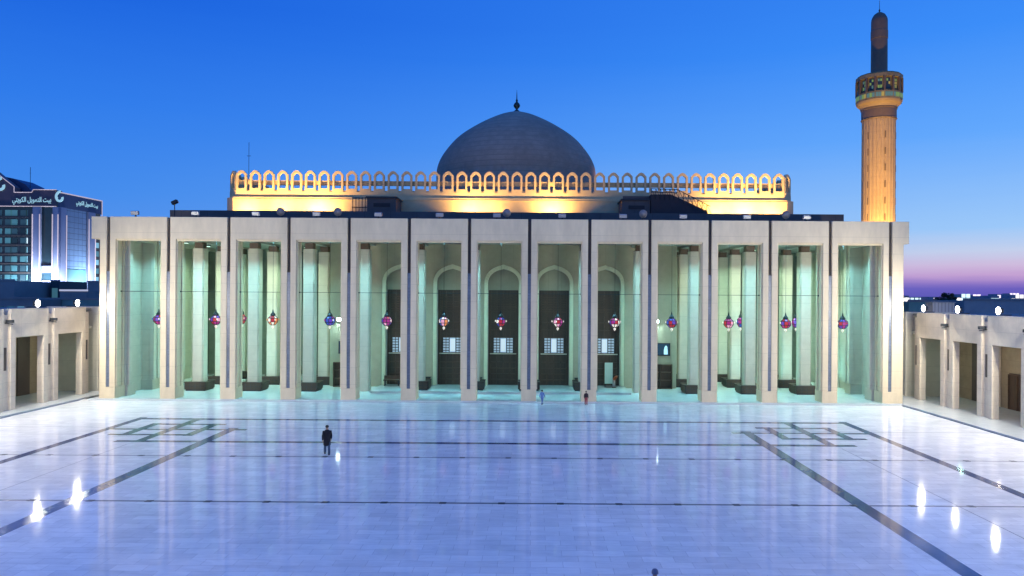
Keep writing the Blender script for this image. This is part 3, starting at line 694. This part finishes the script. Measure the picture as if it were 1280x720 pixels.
# ================================================================== SIDE ARCADES
AH = 8.5; AL = 6.1; AP2 = 5.6
def arcade(side, sgn, xf, label):
    A = thing('arcade', label, 'arcade', (xf, 0, 0), 0, 'side arcades of the courtyard')
    q = lambda u0, u1: (min(sgn*u0, sgn*u1), max(sgn*u0, sgn*u1))
    dep = .6; slot = .40
    h = AP2/2-slot
    bm = bmesh.new(); ys = 69.7
    # frame section in the y-z plane, pushed outward
    x0, x1 = q(0, dep); prism(bm, [(-h, .1), (-h, AH), (h, AH), (h, .1), (h-.62, .1), (h-.62, AL), (-h+.62, AL), (-h+.62, .1)], x0, x1, 'x')
    f = obj('bay_frame', bm, STONE_WARM, A, (0, ys, 0), bev=.02)
    x0, x1 = q(.22, .62); r = obj('pier_recess', B((x0, x1, -slot+.003, slot-.003, .1, AH-.5)), STONE_WARM, A, (0, ys+AP2/2, 0))
    x0, x1 = q(.18, .219); rw = obj('recess_window', B((x0, x1, -.17, .17, 3.4, 5.3)), BROWN, A, (0, ys+AP2/2, 0))
    for i in range(1, 13): dup(f, A, (0, ys-i*AP2, 0)); dup(r, A, (0, ys+AP2/2-i*AP2, 0)); dup(rw, A, (0, ys+AP2/2-i*AP2, 0))
    # inner piers of the walk, back wall, ceiling, roof
    x0, x1 = q(5.2, 5.6)
    obj('back_wall', B((x0, x1, -5, 75, .1, AH-.6)), mat('walk_wall', (.40, .31, .20), .6, .25, 1.2, joints=(2.2, 1.1, .015), jcol=.7), A)
    x0, x1 = q(.62, 5.2); obj('ceiling', B((x0, x1, -5, 75, AL+.25, AL+.5)), CEIL, A)
    x0, x1 = q(.605, 16); obj('roof', B((x0, x1, -5, 74, AH-.3, AH-.12)), ROOFT, A)
    x0, x1 = q(.35, .6)
    # end wall that closes the walk against the portico
    x0, x1 = q(.0, 5.2); obj('end_wall', B((x0, x1, 74.2, 74.8, .1, AH)), STONE_IN, A)
    for i in range(8):
        yb = ys-i*AP2
        x0, x1 = q(5.08, 5.19)
        if i % 2 == 1:
            d = obj('doorway', B((x0, x1, yb-1.2+.9, yb+1.0+.9, .1, 3.3)), WOOD, A)
            x0, x1 = q(5.02, 5.079); obj('door_frame', B((x0, x1, yb-.4, yb-.3, .1, 3.2), (x0, x1, yb+1.9, yb+2.0, .1, 3.2), (x0, x1, yb-.3, yb+1.9, 3.1, 3.2), (x0, x1, yb+.75, yb+.85, .1, 3.1)), WOOD2, d)
        else:
            d = obj('doorway', B((x0, x1, yb+.2, yb+1.9, .1, 5.6)), BROWN, A)
        x0, x1 = q(4.5, 5.18); obj('wall_pier', B((x0, x1, yb-2.4, yb-1.6, .1, AL+.2)), STONE_WARM, A)
        x0, x1 = q(5.0, 5.19); w_ = obj('wall_window', B((x0, x1, yb-1.2, yb-.5, 3.6, 4.4)), METAL, A)
    # walk lights
    for i in range(5):
        yb = ys-i*AP2
        t = thing('walk_light', f'small warm ceiling lamp in the {side} arcade walk, {ORD[i]} bay from the portico', 'ceiling light', (xf+sgn*3, yb, AL+.25), 0, 'ceiling lamps of the arcade walks')
        bm = bmesh.new(); lathe(bm, [(.18, -.12), (.2, 0)], 16); obj('housing', bm, METAL, t)
        bm = bmesh.new(); lathe(bm, [(.14, -.135), (.15, -.121)], 16); obj('diffuser', bm, emis('warm_lens', (1, .85, .6), 4), t)
        arealight((0, 0, -.15), (0, 0, -4), .25, 40, (1, .86, .66) if i else (.6, 1, .8), t)
    # bracket arms at the recess tops
    for i in range(1, 5):
        yb = ys+AP2/2-i*AP2+(AP2 if False else 0)
        t = thing('bracket_camera', f'small camera on a wall bracket above the {side} arcade, {ORD[i-1]} recess from the portico', 'camera', (xf, yb, 7.35), 0, 'bracket cameras on the arcades')
        bm = bmesh.new(); tube(bm, (sgn*.37, 0, 0), (-sgn*.45, 0, -.12), .04); obj('arm', bm, METAL, t)
        x0, x1 = (-.12, .12); o = obj('body', B((-.3, .3, -.12, .12, 0, .26)), METAL, t, (-sgn*.2, 0, .0), bev=.03)
        obj('base_plate', B((min(sgn*.30, sgn*.379), max(sgn*.30, sgn*.379), -.12, .12, -.15, .15)), METAL, t)
    # floodlights on the roof edge; the main light of the courtyard
    for i in range(12):
        yb = ys-i*AP2
        t = thing('arcade_floodlight', f'dazzling white floodlight on the {side} arcade roof edge, {ORD[i]} from the portico', 'floodlight', (xf-sgn*.5, yb, AH+.05), 0, 'white floodlights along the arcade roofs')
        obj('stand', B((min(0, sgn*.9), max(0, sgn*.9), -.04, .04, .0, .08), (-.04, .04, -.04, .04, .08, .2)), METAL, t)
        o = obj('housing', B((-.12, .12, -.3, .3, -.2, .2)), METAL, t, (0, 0, .38), bev=.03)
        bm = bmesh.new(); lathe(bm, [(.30, 0), (.30, .02), (.0, .05)], 20); o = obj('lens', bm, emis('arcade_lens', (1, .97, .95), 25), t, (-sgn*.125, 0, .38)); o.rotation_euler = (0, -sgn*R(90), 0)
        arealight((-sgn*.22, 0, .38), (-sgn*16, (7 if i else 3) if i < 6 or i % 2 else 34, -7.5 if i < 6 or i % 2 else -5.5), .2, AFP*(1 if i < 6 else 1.5), (1, .94, .80), t)
    return A
AFP = 790
AXL, AXR = -43.2, 37.3
arcade('left', -1, AXL, 'low cream arcade along the left side of the courtyard')
arcade('right', 1, AXR, 'low cream arcade along the right side of the courtyard')

exec_later = []
# ================================================================== OFFICE BUILDING (left, behind)
OY = 250.0
def OX(px): return WX(px, OY)
def OZ(py): return WZ(60, py, OY)
office = thing('office_building', 'tall dark glass office block with light outlined edges behind the left arcade', 'office building', (OX(70), OY, 0))
CLAD = mat('purple_cladding', (.13, .08, .095), .5, .2, .3)
PIERM = mat('blue_pier', (.20, .24, .36), .5, .15, .3)
TRIM = emis('edge_lighting', (.85, .70, .72), .48)
GLS = mat('tinted_glass', (.015, .035, .045), .12, .3, .3)
o0 = Vector((OX(70), OY, 0))
def ob(name, x0, x1, y0, y1, z0, z1, m, par=None): return obj(name, B((x0-o0.x, x1-o0.x, y0-o0.y, y1-o0.y, z0, z1)), m, par or office)
zt = OZ(238); zb = OZ(258)
ob('core', OX(-90), OX(69), OY+.6, OY+24, 0, zt-1, GLS)
# top band with stepped gable outline
bm = bmesh.new(); g = lambda px, py: (OX(px)-o0.x, OZ(py))
prism(bm, [g(-90, 258), g(-90, 200), g(-20, 205), g(0, 221), g(17, 234), g(17, 241), g(39, 241), g(41, 237.5), g(70, 237.5), g(70, 258)], 0, 3)
obj('sign_band', bm, CLAD, office)
bm = bmesh.new(); edge = [(-20, 205), (0, 221), (17, 234), (17, 241), (39, 241), (41, 237.5), (70, 237.5)]
for a, b in zip(edge, edge[1:]): tube(bm, (g(*a)[0], -.1, g(*a)[1]+.1), (g(*b)[0], -.1, g(*b)[1]+.1), .12, 5)
tube(bm, (g(-90, 258)[0], -.1, zb), (g(70, 258)[0], -.1, zb), .12, 5)
obj('edge_light', bm, TRIM, office)
# dark curved roof form behind the gable
bm = bmesh.new(); prism(bm, [g(-40, 236), g(-40, 212), g(5, 221), g(20, 228), g(31, 239)], 4, 14); obj('roof_form', bm, mat('roof_blue', (.03, .05, .12), .5), office)
# piers, front
for a, b in ((42, 51), (67, 74)):
    ob('pier', OX(a), OX(b), OY-.8, OY+.6, 0, OZ(259), PIERM)
    for e in (a, b): ob('edge_light', OX(e)-.14, OX(e)+.14, OY-.98, OY-.82, OZ(357), OZ(268), TRIM)
ob('spandrel', OX(51)+.15, OX(67)-.15, OY-.3, OY+.6, OZ(341), OZ(337)+1.2, PIERM)
ob('spandrel', OX(51)+.15, OX(67)-.15, OY-.3, OY+.6, OZ(360), OZ(351), PIERM)
# windows by storey
WG = [emis('office_window_a', (.10, .30, .34), .35), emis('office_window_b', (.25, .55, .65), .55), emis('office_window_c', (.05, .13, .16), .25), emis('office_window_d', (.02, .05, .06), .15), emis('office_window_e', (.75, .95, 1), 1.0)]
r2 = random.Random(11); fl = 11.6
for j in range(8):
    yc = 266+j*fl
    for i in range(9):
        px = -46+i*9.6+(2.5 if i % 2 else 0)
        m = WG[2] if r2.random() < .5 else WG[0] if r2.random() < .7 else WG[3]
        if i == 8: m = WG[1] if j != 3 else WG[4]
        if i == 8 and j == 0: m = WG[2]
        ob('window', OX(px), OX(px+8.2 if i != 8 else px+7), OY+.45, OY+.58, OZ(yc+3.6), OZ(yc-3.4), m)
    ob('floor_slab', OX(-60), OX(42)-.05, OY+.3, OY+.44+.17, OZ(yc+6.6), OZ(yc+5.0), mat('slab_dark', (.06, .055, .05), .6))
    for i in range(2):
        if j == 0 and i == 0: continue
        ob('window', OX(53.2+i*7), OX(58.6+i*7), OY+.1 if j in (6, ) else OY+.42, OY+.59, OZ(yc+3.4), OZ(yc-3.2), WG[0] if (i+j) % 3 else WG[1])
    ob('floor_slab', OX(51)+.02, OX(67)-.02, OY+.25, OY+.6, OZ(yc+6.8), OZ(yc+4.8), PIERM if j > 5 else CLAD)
# right face, receding
RX0, RX1 = OX(74), WX(127, 273); RY0, RY1 = OY, 273.0
vec = Vector((RX1-RX0, RY1-RY0, 0)); Ln = vec.length; ang = math.atan2(vec.y, vec.x)
rf = bpy.data.objects.new('right_wing', None); COL.objects.link(rf); rf.parent = office; rf.location = (RX0-o0.x, 0, 0); rf.rotation_euler = (0, 0, ang)
def rb(name, u0, u1, v0, v1, z0, z1, m): return obj(name, B((u0*Ln, u1*Ln, v0, v1, z0, z1)), m, rf)
zb2 = OZ(258)
rb('wall', 0, 1, .6, 20, 0, zt-2.0, GLS)
rb('sign_band', 0, 1, 0, .6, zb2-.2, zt-.6, mat('blue_cladding', (.05, .07, .14), .5, .2, .3))
rb('edge_light', 0, 1, -.15, .0, zt-.8, zt-.45, TRIM); rb('edge_light', .988, 1, -.16, -.01, 12, zt-.8, TRIM)
rb('curtain_wall', .12, .62, .1, .6, OZ(335), zb2-.2, mat('blue_glass', (.14, .24, .38), .2, .2, .25, joints=(2.3, 1.9, .07), jcol=.35))
rb('curtain_wall', .12, .62, .3, .6, OZ(357), OZ(335)-.2, WG[0])
rb('pier', .0, .12, -.5, .59, 0, zb2-.2, PIERM); rb('pier', .64, .80, -.5, .59, 0, zb2-.2, PIERM)
for e in (.12, .64, .80): rb('edge_light', e-.008, e+.004, -.66, -.51, OZ(355), OZ(268), TRIM)
for j in range(8): rb('window', .83, .95, .4, .58, OZ(270+j*fl), OZ(263+j*fl), WG[1 if j % 2 else 0])
# floodlights at the foot of the office piers
for px, dy, pw in ((46.5, -3, 4800), (70.5, -3, 4800), (59, -4, 3500), (18, -4, 1500), (84, -3, 4500)):
    t = thing('office_floodlight', f'white floodlight at the foot of the office facade, {"left" if px < 30 else "second" if px < 50 else "third" if px < 65 else "fourth" if px < 80 else "corner"}', 'floodlight', (OX(px), OY+dy, OZ(362)), 0, 'floodlights at the office foot')
    obj('stand', B((-.1, .1, -.1, .1, -OZ(362), 0)), METAL, t)
    obj('housing', B((-.5, .5, -.2, .2, 0, .4)), METAL, t, bev=.03)
    arealight((0, .1, .5), (0, -dy*.8, 8), .5, pw, (.75, .82, 1), t)
t = thing('office_floodlight', 'white floodlight beside the receding right face of the office', 'floodlight', (WX(121, 262), 262, OZ(360)), 0, 'floodlights at the office foot')
obj('stand', B((-.1, .1, -.1, .1, -OZ(360), 0)), METAL, t); obj('housing', B((-.5, .5, -.2, .2, 0, .4)), METAL, t, bev=.03)
arealight((0, 0, .5), (-2, 0, 7), .5, 7000, (.8, .86, 1), t)
# lettering: illegible at this size in detail, arabic script as it stands on the band
SIGN = emis('sign_light', (.40, .72, .80), .65)
def text(name, s, size, loc, rot, m, par, sx=1):
    c = bpy.data.curves.new(name, 'FONT'); c.body = s; c.size = size; c.extrude = .04; c.align_x = 'LEFT'
    try:
        import os
        fp = os.path.join(bpy.utils.system_resource('DATAFILES'), 'fonts', 'NotoSansArabic-VariableFont_wdth,wght.woff2')
    except Exception: fp = None
    c.offset = .03
    tmp = bpy.data.objects.new(name, c); COL.objects.link(tmp); bpy.context.view_layer.update()
    me = bpy.data.meshes.new_from_object(tmp.evaluated_get(bpy.context.evaluated_depsgraph_get()))
    bpy.data.objects.remove(tmp); me.materials.clear(); me.materials.append(m)
    w0 = min(v.co.x for v in me.vertices); w1 = max(v.co.x for v in me.vertices)
    for v in me.vertices: v.co.x = (v.co.x-w0)*sx/(w1-w0)
    o = bpy.data.objects.new(name, me); COL.objects.link(o); o.parent = par; o.location = loc; o.rotation_euler = rot
    return o
# visual (left-to-right) order of joined letter forms
ar = "\ufef2\ufe98\ufef3\ufeee\ufedc\ufedf\u0627 \ufede\ufef3\ufeee\ufee4\ufe98\ufedf\u0627 \ufe96\ufef4\ufe91"
text('sign_lettering', ar, 2.3, (OX(15)-o0.x, -.12, OZ(252.5)), (R(90), 0, 0), SIGN, office, 13.0)
tt = text('sign_lettering', ar, 1.9, (.36*Ln, -.12, zb2+1.9), (R(90), 0, 0), SIGN, rf, 12.0)
def emblem(par, loc, s):
    bm = bmesh.new()
    # a curved leaf pair opening upward
    for k, (a0, a1, r0, r1, cx, cz) in enumerate(((150, 380, 1.0, .45, 0, 0), (100, 200, 1.6, 1.05, .5, .35))):
        n = 14; O = []; I = []
        for i in range(n+1):
            a = R(a0+(a1-a0)*i/n); O.append((cx+r0*math.cos(a), cz+r0*math.sin(a))); I.append((cx+r1*math.cos(a), cz+r1*math.sin(a)))
        ring(bm, O, I, -.1-.05*k, .1)
    o = obj('emblem', bm, SIGN, par, loc); o.scale = (s, 1, s); return o
emblem(office, (OX(71.5)-o0.x+1.2, -1.0, OZ(248)), 1.35); emblem(office, (OX(0)-o0.x, -.2, OZ(233)), 1.6)

# ================================================================== LOW CITY BLOCKS
LOWD = mat('low_block_dark', (.28, .25, .24), .8, .3, .2); LOWP = mat('low_block_purple', (.14, .12, .13), .8, .3, .2)
def block(px0, px1, py, Y, d, m, label, trim=None, lights=0, pybase=None):
    x0, x1 = WX(px0, Y), WX(px1, Y); z = WZ((px0+px1)/2, py, Y)
    t = thing('low_building', label, 'building', ((x0+x1)/2, Y, 0)); hx = (x1-x0)/2
    obj('wall', B((-hx, hx, 0, d, 0, z)), m, t)
    obj('parapet', B((-hx-.1, hx+.1, -.1, .15, z, z+.35)), LOWD if trim is None else trim, t)
    for i in range(lights):
        u = -hx+(i+.5)*2*hx/lights
        obj('window', B((u-.32*hx*2/lights, u+.32*hx*2/lights, -.05, -.001, z*.55, z*.88)), WG[[0, 1, 2][i % 3]], t)
    return t
block(-25, 18, 351, 150, 12, LOWD, 'dark low building with sloping top left of the office foot')
block(18.5, 62, 357, 168, 10, LOWP, 'brownish low building in front of the office piers')
block(63, 74, 351.5, 160, 10, mat('green_dark', (.02, .05, .06), .6), 'narrow dark block with a single green light', lights=1)
block(75, 109, 364, 150, 8, LOWD, 'low white edged roof shelter below the office corner', trim=emis('white_edge', (.8, .8, .9), .5))
block(109.5, 124, 353, 158, 10, LOWD, 'dark wedge block beside the portico left end')
block(-30, 45, 374, 110, 10, LOWD, 'long dark flat roofed building behind the left arcade', lights=6)
block(46, 130, 375, 116, 10, mat('teal_roof', (.22, .33, .27), .7, .3, .3), 'teal tinted flat roofed building behind the left arcade', lights=8)
block(1136, 1170, 377.5, 108, 8, mat('teal_roof2', (.26, .42, .34), .7, .3, .3), 'teal tinted low building right of the portico end')
block(1205, 1330, 376, 118, 12, mat('grey_roof', (.40, .36, .35), .7, .3, .3), 'long grey flat roofed building behind the right arcade', lights=0)
block(1171, 1204, 379, 122, 8, LOWD, 'dark low block between the teal and grey buildings')
WRIB = mat('white_ribbed', (.5, .47, .45), .6, .1, 2, joints=(.35, 90, .05), jcol=.6)
t = thing('roof_tank', 'white ribbed rooftop unit on the right arcade', 'roof unit', (WX(1177, 76), 76, AH-.2)); obj('body', B((-1.1, 1.1, -.4, 1, 0, 1.15)), WRIB, t); obj('lid', B((-1.2, 1.2, -.5, 1.1, 1.15, 1.22)), GREYM, t)
# far lit buildings to the right
FAR = [(1130, 1136, 369.5, 640, .9), (1137.5, 1160, 371.2, 700, .5), (1162, 1172, 371, 620, 1.0), (1196, 1201, 369, 560, .7), (1201.5, 1213, 367.8, 600, 1.3), (1216, 1226, 368.8, 650, .8), (1227, 1237, 370, 620, .9), (1239, 1249, 369.6, 560, .7), (1246, 1263, 367.6, 720, .8), (1264, 1285, 368.4, 640, .9), (1290, 1330, 369, 640, .8), (1262, 1274, 366.8, 900, .5)]
nm = ['pale', 'long white', 'bright', 'slim', 'tallest bright', 'greenish white', 'flat white', 'small pale', 'wide white', 'long bright', 'outer pale', 'dim far']
for i, (a, b, py, Y, e) in enumerate(FAR):
    x0, x1 = WX(a, Y), WX(b, Y); z = WZ((a+b)/2, py, Y); hx = (x1-x0)/2
    t = thing('distant_building', f'{nm[i]} floodlit building on the right horizon, {ORD[i]} along from the portico', 'building', ((x0+x1)/2, Y, 0), 0, 'lit buildings on the right horizon')
    obj('wall', B((-hx, hx, 0, 14, 0, z)), mat('far_wall', (.3, .3, .33), .8, .2, .1), t)
    nn_ = max(2, int(hx*2/3.4))
    bm = bmesh.new()
    for j in range(nn_):
        u = -hx+(j+.5)*2*hx/nn_
        for zz in range(int(z/3.3)):
            if rnd.random() < .8: box(bm, u-1.55, u+1.55, -.1, -.01, 1+zz*3.3, 3.9+zz*3.3)
    if not len(bm.verts): box(bm, -hx*.8, hx*.8, -.1, -.01, 1, 3)
    obj('lit_window', bm, emis('far_window_%d' % (i % 3), [(1, .93, .85), (.7, .95, .95), (1, .85, .95)][i % 3], 1.3), t)

# ------------------------------------------------------------------ trees on the right
LEAF = mat('dusk_foliage', (.03, .055, .035), .8, .4, 1); BARK = mat('bark', (.05, .04, .03), .9)
def tree(px, Y, pyt, wpx, label, seed):
    r = random.Random(seed); x = WX(px, Y); z = WZ(px, pyt, Y); wd_ = wpx*Y/F/2
    t = thing('tree', label, 'tree', (x, Y, 0), 0, 'dark trees on the right skyline')
    bm = bmesh.new(); lathe(bm, [(.35, 0), (.25, z*.45), (.12, z*.8)], 8)
    for i in range(6):
        a = r.random()*6.28; tube(bm, (0, 0, z*.4+i*.3), (wd_*.6*math.cos(a), wd_*.6*math.sin(a), z*.65+i*.3), .08, 5)
    obj('trunk', bm, BARK, t)
    bm = bmesh.new()
    cl = [(r.uniform(-1, 1)*wd_*.8, r.uniform(-1, 1)*wd_*.8, z*r.uniform(.4, .86), wd_*r.uniform(.22, .45)) for _ in range(14)]+[(0, 0, z*.88, wd_*.35)]
    for cx, cy_, cz, cr_ in cl:
        for _ in range(110):
            v = Vector((r.gauss(0, 1), r.gauss(0, 1), r.gauss(0, .8))).normalized()*cr_*(r.random()**.4)
            p = Vector((cx, cy_, cz))+v; p.z = min(p.z, z); a = Vector((r.gauss(0,1), r.gauss(0,1), r.gauss(0,1))).normalized(); b = a.orthogonal().normalized(); s_ = r.uniform(.15, .34)
            bm.faces.new([bm.verts.new(p+a*s_), bm.verts.new(p+b*s_*.6), bm.verts.new(p-a*s_), bm.verts.new(p-b*s_*.6)])
    obj('crown', bm, LEAF, t)
tree(1180, 170, 360.5, 18, 'round dark tree, left of the pair on the right skyline', 1)
tree(1190, 176, 361, 13, 'slim dark tree, right of the pair on the right skyline', 2)
tree(1171, 182, 367, 14, 'lower dark tree leaning left of the skyline pair', 3)
tree(1150, 190, 373, 14, 'low wide dark tree near the right end of the portico', 4)
tree(1222, 230, 372.5, 12, 'small dark tree among the lit buildings', 5)

# ================================================================== PEOPLE
def person(name_label, loc, rz, height, coat, trouser, coat_len=.42, pose='walk', skin=(.30, .19, .13), hairc=(.02, .015, .012), bend=0, sleeve=None):
    t = thing('person', name_label, 'person', loc, rz)
    s = height/1.75
    st = .22 if pose == 'walk' else .05
    b = R(bend)
    def T(p):   # bend the upper body forward about the hips
        x, y, z = p
        if z > .92 and b:
            dz = z-.92; y, z = y*math.cos(b)-dz*math.sin(b), .92+dz*math.cos(b)+y*math.sin(b)
        return Vector((x, y, z))*s
    V = []; E = []; Rr = []
    def v(p, r, par=None):
        V.append(T(p)); Rr.append(r*s); i = len(V)-1
        if par is not None: E.append((par, i))
        return i
    pel = v((0, 0, .94), .125); sp = v((0, 0, 1.12), .115, pel); chs = v((0, 0, 1.32), .135, sp); nk = v((0, -.005, 1.47), .055, chs); hd = v((0, -.015, 1.57), .072, nk); hd2 = v((0, -.01, 1.66), .088, hd); v((0, 0, 1.71), .06, hd2)
    v((0, -.095, 1.625), .018, hd2)
    hands = []
    for sg in (-1, 1):
        f = sg*st
        hip = v((sg*.095, 0, .88), .095, pel); kn = v((sg*.10, -f*.5-.02, .50), .062, hip); an = v((sg*.10, -f+(.12 if f < 0 else 0)*.5, .10), .040, kn)
        v((sg*.105, -f-.06, .045), .038, an); v((sg*.11, -f-.15, .035), .028, len(V)-1)
        sh = v((sg*.19, 0, 1.40), .062, chs); el = v((sg*.25, f*.35+.02, 1.13), .046, sh); wr = v((sg*.26, f*.8-.06, .88), .030, el); pm = v((sg*.262, f*.8-.075, .82), .034, wr)
        for q in range(4): v((sg*(.25+.0), f*.8-.11+q*.022, .735+(.012 if q in (0, 3) else 0)), .009, pm)
        v((sg*.235, f*.8-.125, .79), .010, pm)
    me = bpy.data.meshes.new('body'); me.from_pydata([tuple(a) for a in V], E, []); me.update()
    o = bpy.data.objects.new('body', me); COL.objects.link(o); o.parent = t
    sk = o.modifiers.new('skin', 'SKIN'); sk.use_smooth_shade = True
    for i, r in enumerate(Rr): me.skin_vertices[0].data[i].radius = (r, r)
    me.skin_vertices[0].data[0].use_root = True
    sd = o.modifiers.new('sub', 'SUBSURF'); sd.levels = 1; sd.render_levels = 2
    key_ = 'skin_%d' % int(skin[0]*100)
    me.materials.append(mat(key_, skin, .6))
    def loft(nm, secs, m, par, n=20, close=True):
        bm = bmesh.new(); rs = []
        for (cx, cy_, z, rx, ry) in secs:
            rs.append([bm.verts.new(T((cx+rx*math.cos(2*math.pi*i/n)*(1+.03*math.sin(5*i)), cy_+ry*math.sin(2*math.pi*i/n), z))) for i in range(n)])
        for a, c in zip(rs, rs[1:]):
            for i in range(n): bm.faces.new([a[i], a[(i+1) % n], c[(i+1) % n], c[i]])
        if close: bm.faces.new(rs[0][::-1]); bm.faces.new(rs[-1])
        o2 = obj(nm, bm, m, par, smooth=True); sd2 = o2.modifiers.new('sub', 'SUBSURF'); sd2.levels = 1; return o2
    cm = mat('cloth_%02d_%02d_%02d' % tuple(int(c*99) for c in coat), coat, .9, .3, 14); tm = mat('trouser_%02d_%02d_%02d' % tuple(int(c*99) for c in trouser), trouser, .9, .3, 14)
    hem = .92-coat_len
    loft('coat', [(0, 0, hem, .235, .20), (0, 0, hem+.15, .22, .18), (0, 0, .95, .20, .165), (0, 0, 1.12, .19, .155), (0, 0, 1.30, .225, .16), (0, 0, 1.41, .20, .135), (0, 0, 1.47, .10, .09), (0, 0, 1.50, .075, .075)], cm, t)
    for sg in (-1, 1):
        f = sg*st
        for nm, m, pts_ in (('sleeve', sleeve or cm, [((sg*.18, 0, 1.42), .078), ((sg*.25, f*.35+.02, 1.13), .066), ((sg*.26, f*.8-.055, .89), .05)]), ('trouser_leg', tm, [((sg*.095, 0, .92), .115), ((sg*.10, -f*.5-.02, .50), .085), ((sg*.10, -f+(.06 if f < 0 else 0), .09), .072)])):
            bm = bmesh.new(); n = 12; rs = []
            fine = []
            for (pa, ra), (pb, rb_) in zip(pts_, pts_[1:]):
                for q in range(4):
                    u = q/4; fine.append((Vector(pa).lerp(Vector(pb), u), ra+(rb_-ra)*u))
            fine.append((Vector(pts_[-1][0]), pts_[-1][1]))
            for p_, r_ in fine: rs.append([bm.verts.new(T((p_.x+r_*math.cos(2*math.pi*i/n), p_.y+r_*math.sin(2*math.pi*i/n), p_.z))) for i in range(n)])
            for a, c in zip(rs, rs[1:]):
                for i in range(n): bm.faces.new([a[i], a[(i+1) % n], c[(i+1) % n], c[i]])
            bm.faces.new(rs[0][::-1]); bm.faces.new(rs[-1]); obj(nm, bm, m, t, smooth=True)
        bm = bmesh.new(); box(bm, sg*.10-.05, sg*.10+.05, -f-.20, -f+.08, 0, .075)
        for vv in bm.verts: vv.co *= s
        o3 = obj('shoe', bm, mat('shoe_black', (.02, .02, .02), .5), t, bev=.02*s)
    hm = mat('hair_%d' % int(hairc[0]*100), hairc, .8)
    loft('hair', [(0, .02, 1.60, .098, .088), (0, .02, 1.66, .108, .108), (0, .012, 1.72, .098, .10), (0, .008, 1.77, .055, .055)], hm, t, 14)
    for sg in (-1, 1):
        bm = bmesh.new(); lathe(bm, [(0, -.010), (.010, 0), (0, .010)], 8); obj('eye', bm, mat('eye_dark', (.01, .01, .01), .3), t, T((sg*.032, -.093, 1.645)))
        bm = bmesh.new(); lathe(bm, [(0, -.03), (.014, 0), (0, .03)], 8); obj('ear', bm, mat(key_, skin, .6), t, T((sg*.092, 0, 1.63)))
    bm = B((-.025*s, .025*s, -.003, .003, -.004*s, .004*s)); obj('mouth', bm, mat('mouth', (.18, .07, .06), .6), t, T((0, -.090, 1.585)))
    return t
person('man in a long dark coat walking across the empty courtyard', (WX(410, 45.9), 45.9, 0), R(200), 1.80, (.012, .012, .016), (.05, .09, .15), .42)
person('small figure in a dark jacket and reddish trousers by the portico pier', (WX(733.5, 67.6), 67.6, 0), R(10), 1.25, (.03, .02, .025), (.28, .04, .06), .02, 'stand')
person('small figure in pale blue clothes standing left of the dark jacketed one', (WX(678.5, 67.7), 67.7, 0), R(150), 1.32, (.12, .20, .45), (.10, .16, .38), .20, 'walk')
person('figure in an orange jacket bending forward before the fifth arch', (WX(768, 77.6), 77.6, .34), R(60), 1.62, (.45, .11, .04), (.45, .42, .42), .05, 'stand', bend=42)
person('blurred head and shoulders at the bottom edge of the courtyard', (WX(821, 22.1), 22.1, 0), R(170), 1.76, (.10, .09, .13), (.06, .06, .1), .2, 'walk', hairc=(.10, .12, .2))
t = thing('sign_stand', 'white upright notice panel standing before the fifth arch', 'sign', (WX(761.5, 78.2), 78.2, .34))
obj('panel', B((-.42, .42, -.03, .03, .35, 2.55)), mat('notice_pale', (.55, .66, .55), .6, .1, 2), t); obj('leg', B((-.40, -.34, -.03, .03, 0, .35)), METAL, t); obj('leg', B((.34, .40, -.03, .03, 0, .35)), METAL, t); obj('foot', B((-.45, .45, -.25, .25, 0, .03)), METAL, t)
t = thing('bench', 'dark bench with legs before the first arch', 'bench', (WX(490.5, 78), 78, .34-.0), 0)
t.location.z = PF if t.location.x < PLX0 else .34
obj('seat', B((-.85, .85, -.3, .3, .55, .68)), WOOD, t, bev=.02); obj('backrest', B((-.85, .85, .24, .3, .68, 1.05)), WOOD, t)
for xx in (-.75, .68):
    for yy in (-.28, .2): obj('leg', B((xx, xx+.08, yy, yy+.08, 0, .55)), METAL, t)
